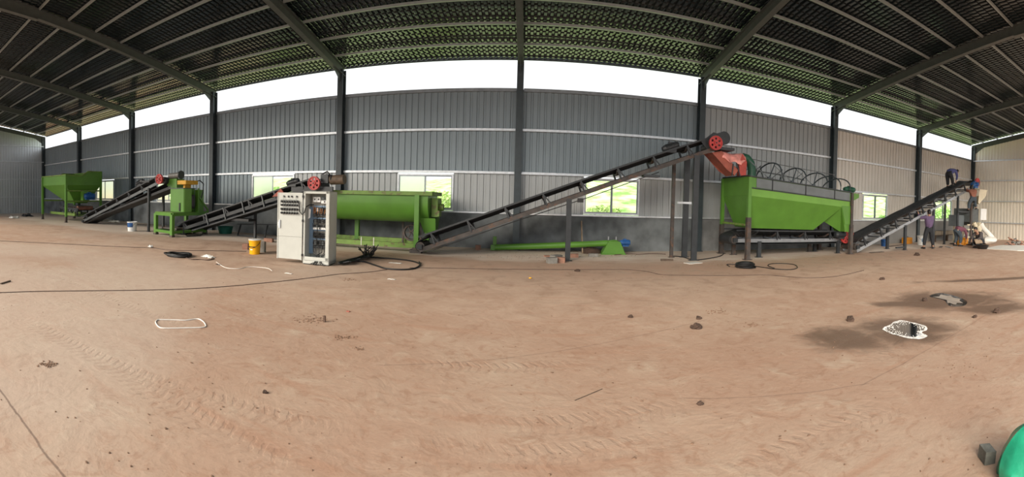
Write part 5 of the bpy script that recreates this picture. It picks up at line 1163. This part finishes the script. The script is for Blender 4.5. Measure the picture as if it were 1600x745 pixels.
def person(loc, yaw_, label, J, shirt, trousers, head_dir=(1, 0, 0), hair=True):
    """J: joints in the person's own frame (x forward, y left, z up)."""
    cy2, sy2 = cos(yaw_), sin(yaw_); loc = Vector(loc)
    def W(p): return Vector((loc.x + p[0]*cy2 - p[1]*sy2, loc.y + p[0]*sy2 + p[1]*cy2, loc.z + p[2]))
    def j(n, r): p = W(J[n]); return (p.x, p.y, p.z, r)
    root = empty('person', loc, label, 'person')
    def lp(a, b_, t): return tuple(J[a][i]*(1-t)+J[b_][i]*t for i in range(3))
    J['mid'] = lp('pelvis', 'chest', 0.5)
    ch = [[j('pelvis', .07), j('mid', .07), j('chest', .105), j('neck', .055), j('head', .06)]]
    for sd in 'LR':
        ch.append([j('chest', .105), j('sh'+sd, .055), j('el'+sd, .042), j('ha'+sd, .028)])
        ch.append([j('pelvis', .07), j('hip'+sd, .062), j('kn'+sd, .050), j('an'+sd, .042), j('toe'+sd, .036)])
        # hand: palm and five fingers
        e_, h_ = Vector(J['el'+sd]), Vector(J['ha'+sd]); d = (h_-e_).normalized(); sv = d.cross(Vector((0, 0, 1))); sv = sv.normalized() if sv.length > 0.1 else Vector((0, 1, 0)); nv = sv.cross(d)
        pc = h_+d*0.05; wp = W(pc); ch.append([j('ha'+sd, .028), (wp.x, wp.y, wp.z, .030)])
        for q, (off, ln) in enumerate(((-0.028, .062), (-0.010, .075), (0.010, .070), (0.028, .055), (0.045, .045))):
            a0 = h_+d*(0.055 if q < 4 else 0.02)+sv*off*0.8; a1 = a0+d*ln*0.5-nv*0.006+(sv*0.02 if q == 4 else Vector((0, 0, 0))); a2 = a0+d*ln*0.85-nv*0.028+(sv*0.02 if q == 4 else Vector((0, 0, 0)))
            ch.append([(*W(a0), .0095), (*W(a1), .0085), (*W(a2), .007)])
    body = skinned('body', ch, SKIN, 1)
    # head: skull, jaw, nose, ears, brow
    hd = W(J['head']); f = Vector((head_dir[0]*cy2-head_dir[1]*sy2, head_dir[0]*sy2+head_dir[1]*cy2, head_dir[2])).normalized(); nk = W(J['neck']); up = (hd-nk).normalized(); up = (up - f*up.dot(f)).normalized(); sd_ = up.cross(f)
    def hp(a, b_, c): return hd + f*a + sd_*b_ + up*c
    n, m_ = 16, 12; vs = []
    for k in range(m_+1):
        e = -pi/2+pi*k/m_
        for i in range(n):
            a = 2*pi*i/n; fx, sx, uz = cos(e)*cos(a), cos(e)*sin(a), sin(e)
            A, S, U = 0.098, 0.076, 0.118
            if uz < 0: S *= 1+uz*0.28; A *= 1+uz*0.12*(1 if fx < 0 else 0.3)
            vs.append(hp(fx*A+0.008, sx*S, uz*U+0.03))
    body.add(vs, [(k*n+i, k*n+(i+1) % n, (k+1)*n+(i+1) % n, (k+1)*n+i) for k in range(m_) for i in range(n)])
    body.add([hp(0.095, 0, 0.045), hp(0.095, 0.016, 0.0), hp(0.095, -0.016, 0.0), hp(0.128, 0, 0.004), hp(0.09, 0, -0.008)], [(0, 1, 3), (0, 3, 2), (1, 4, 3), (2, 3, 4), (0, 2, 4, 1)])
    for q in (-1, 1): body.blob(hp(0.0, q*0.078, 0.02), 0.022, 0.022, 0.032, 1, 0.1, 8, 6)
    body.blob(hp(0.088, 0, -0.032), 0.022, 0.022, 0.010, 2, 0.05, 8, 5)
    bo = body.build('body', SKIN, root); rm = bo.modifiers.new('one_surface', 'REMESH'); rm.mode = 'VOXEL'; rm.voxel_size = 0.0085; rm.use_smooth_shade = True
    s = MB()
    for q in (-1, 1): s.blob(hp(0.094, q*0.030, 0.035), 0.010, 0.010, 0.008, 1, 0, 8, 5)
    s.build('eye', HAIR, bo)
    vs = []; n, m_ = 16, 8                                            # hair cap, low at the back
    for k in range(m_+1):
        for i in range(n):
            a = 2*pi*i/n; e0 = radians(-28) if cos(a) < 0.1 else radians(-28+62*min(1, (cos(a)-0.1)/0.4)); e = e0+(pi/2-e0)*k/m_
            vs.append(hp(cos(e)*cos(a)*0.110+0.004, cos(e)*sin(a)*0.088, sin(e)*0.130+0.034))
    s = MB(); s.add(vs, [(k*n+i, k*n+(i+1) % n, (k+1)*n+(i+1) % n, (k+1)*n+i) for k in range(m_) for i in range(n)]+[tuple(range(n-1, -1, -1))]); s.build('hair', HAIR, root)
    # shirt and trousers follow the same joints, a little wider
    J['wrL'] = lp('elL', 'haL', 0.85); J['wrR'] = lp('elR', 'haR', 0.85); J['nk2'] = lp('chest', 'neck', 0.55); J['hem'] = lp('pelvis', 'chest', -0.10)
    ch = [[j('hem', .170), j('mid', .170), j('chest', .182), j('nk2', .085)]]
    for sd in 'LR': ch.append([j('chest', .182), j('sh'+sd, .090), j('el'+sd, .062), j('wr'+sd, .046)])
    skinned('shirt', ch, shirt, 1).build('shirt', shirt, root)
    J['anL2'] = lp('knL', 'anL', 0.92); J['anR2'] = lp('knR', 'anR', 0.92); J['wst'] = lp('pelvis', 'chest', 0.40)
    ch = [[j('wst', .128), j('pelvis', .142)]]
    for sd in 'LR': ch.append([j('pelvis', .140), j('hip'+sd, .120), j('kn'+sd, .096), ('an'+sd+'2' and j('an'+sd+'2', .074))])
    skinned('trousers', ch, trousers, 1).build('trousers', trousers, root)
    for sd in 'LR':
        a, b_ = Vector(J['an'+sd]), Vector(J['toe'+sd]); d = (b_-a); d.z = 0; d.normalize(); z0 = min(a.z, b_.z)-0.035; c = W(a); ww = W(a+d)-c; ww.normalize(); sv = Vector((-ww.y, ww.x, 0)); s = MB(); zb_ = loc.z+z0
        out = [(-0.07, 0.036), (-0.02, 0.042), (0.08, 0.048), (0.16, 0.044), (0.195, 0.018)]; vs = []
        for (x, w2) in out:
            for yy, zz in ((-w2, 0), (w2, 0), (w2*0.8, 0.075-0.2*max(0, x)), (-w2*0.8, 0.075-0.2*max(0, x))): q = c+ww*x+sv*yy; vs.append((q.x, q.y, zb_+zz))
        s.add(vs, [(4*k+i, 4*k+(i+1) % 4, 4*k+4+(i+1) % 4, 4*k+4+i) for k in range(4) for i in range(4)]+[(3, 2, 1, 0), (16, 17, 18, 19)]); s.build('shoe', SHOE, root)
    return root
# standing, arms raised to the conveyor, seen from behind
p = fl(1450.5, 388.5)
person((p.x, p.y, 0), radians(62), 'man in purple shirt and black trousers standing with arms raised under the rear conveyor', dict(pelvis=(0, 0, .86), chest=(0.0, 0, 1.22), neck=(0.0, 0, 1.40), head=(0.02, 0, 1.50),
  shL=(0, .17, 1.33), shR=(0, -.17, 1.33), elL=(.10, .40, 1.28), elR=(.26, -.08, 1.25), haL=(.16, .44, 1.50), haR=(.26, .18, 1.50), hipL=(0, .09, .80), hipR=(0, -.09, .80), knL=(.02, .17, .45), knR=(.02, -.17, .45), anL=(-.02, .22, .09), anR=(-.02, -.22, .09), toeL=(.12, .25, .04), toeR=(.12, -.27, .04)), PURPLE, TROUS, (1, 0, 0.15))
# on top of the conveyor, bending forward
bz = 2.79
person((17.55, 10.72, bz), radians(-6), 'man in blue-violet shirt bending over on top of the rear conveyor', dict(pelvis=(-.22, 0, .70), chest=(.12, 0, .86), neck=(.32, 0, .82), head=(.45, 0, .78),
  shL=(.16, .16, .80), shR=(.16, -.16, .80), elL=(.30, .16, .56), elR=(.28, -.17, .55), haL=(.34, .10, .34), haR=(.30, -.08, .32), hipL=(-.22, .09, .65), hipR=(-.22, -.09, .65), knL=(-.10, .12, .36), knR=(-.04, -.12, .38), anL=(-.08, .12, .05), anR=(.0, -.12, .10), toeL=(.05, .13, .03), toeR=(.13, -.13, .10)), NAVYP, TROUS, (0.75, 0, -0.6))
# climbing at the conveyor head
person((18.15, 9.78, 1.66), radians(50), 'man in rust-coloured shirt climbing on the frame below the head of the rear conveyor', dict(pelvis=(.0, 0, .64), chest=(.14, 0, .92), neck=(.24, 0, 1.06), head=(.30, 0, 1.12),
  shL=(.16, .16, 1.0), shR=(.16, -.16, 1.0), elL=(.34, .22, .98), elR=(.36, -.14, .86), haL=(.48, .16, 1.10), haR=(.52, -.08, .98), hipL=(0, .09, .60), hipR=(0, -.09, .60), knL=(.05, .20, .34), knR=(.22, -.16, .46), anL=(-.05, .24, .05), anR=(.12, -.22, .15), toeL=(.08, .26, .03), toeR=(.26, -.24, .12)), RUST_S, JEANS, (0.8, 0, 0.1))
# bending to the ground
person((17.05, 9.95, 0), radians(-15), 'man in maroon shirt bending down to the orange toolboxes', dict(pelvis=(-.10, 0, .78), chest=(.24, 0, .84), neck=(.44, 0, .72), head=(.54, 0, .62),
  shL=(.30, .17, .76), shR=(.30, -.17, .76), elL=(.40, .20, .50), elR=(.38, -.20, .50), haL=(.46, .16, .28), haR=(.42, -.14, .28), hipL=(-.10, .09, .73), hipR=(-.10, -.09, .73), knL=(.06, .14, .42), knR=(.10, -.14, .42), anL=(-.04, .15, .09), anR=(.0, -.15, .09), toeL=(.10, .17, .04), toeR=(.14, -.17, .04)), MAROON, JEANS, (0.5, 0, -0.8))
# squatting with a basin
person((16.95, 8.78, 0), radians(170), 'man in charcoal shirt squatting behind the black basin', dict(pelvis=(-.16, 0, .30), chest=(.04, 0, .58), neck=(.15, 0, .72), head=(.22, 0, .80),
  shL=(.06, .17, .66), shR=(.06, -.17, .66), elL=(.20, .24, .46), elR=(.22, -.22, .46), haL=(.40, .14, .36), haR=(.40, -.10, .34), hipL=(-.14, .10, .26), hipR=(-.14, -.10, .26), knL=(.20, .20, .44), knR=(.20, -.20, .44), anL=(-.02, .16, .09), anR=(-.02, -.16, .09), toeL=(.12, .19, .04), toeR=(.12, -.19, .04)), GREYS, TROUS, (0.7, 0, -0.5))
s = MB(); s.plate([(16.32, 8.58, 0.22), (16.72, 8.46, 0.24), (16.80, 8.60, 0.42), (16.40, 8.72, 0.40)], 0.03); thing(s.build('cardboard_piece', WOOD), 'brown board held by the squatting man over the black basin', 'board')
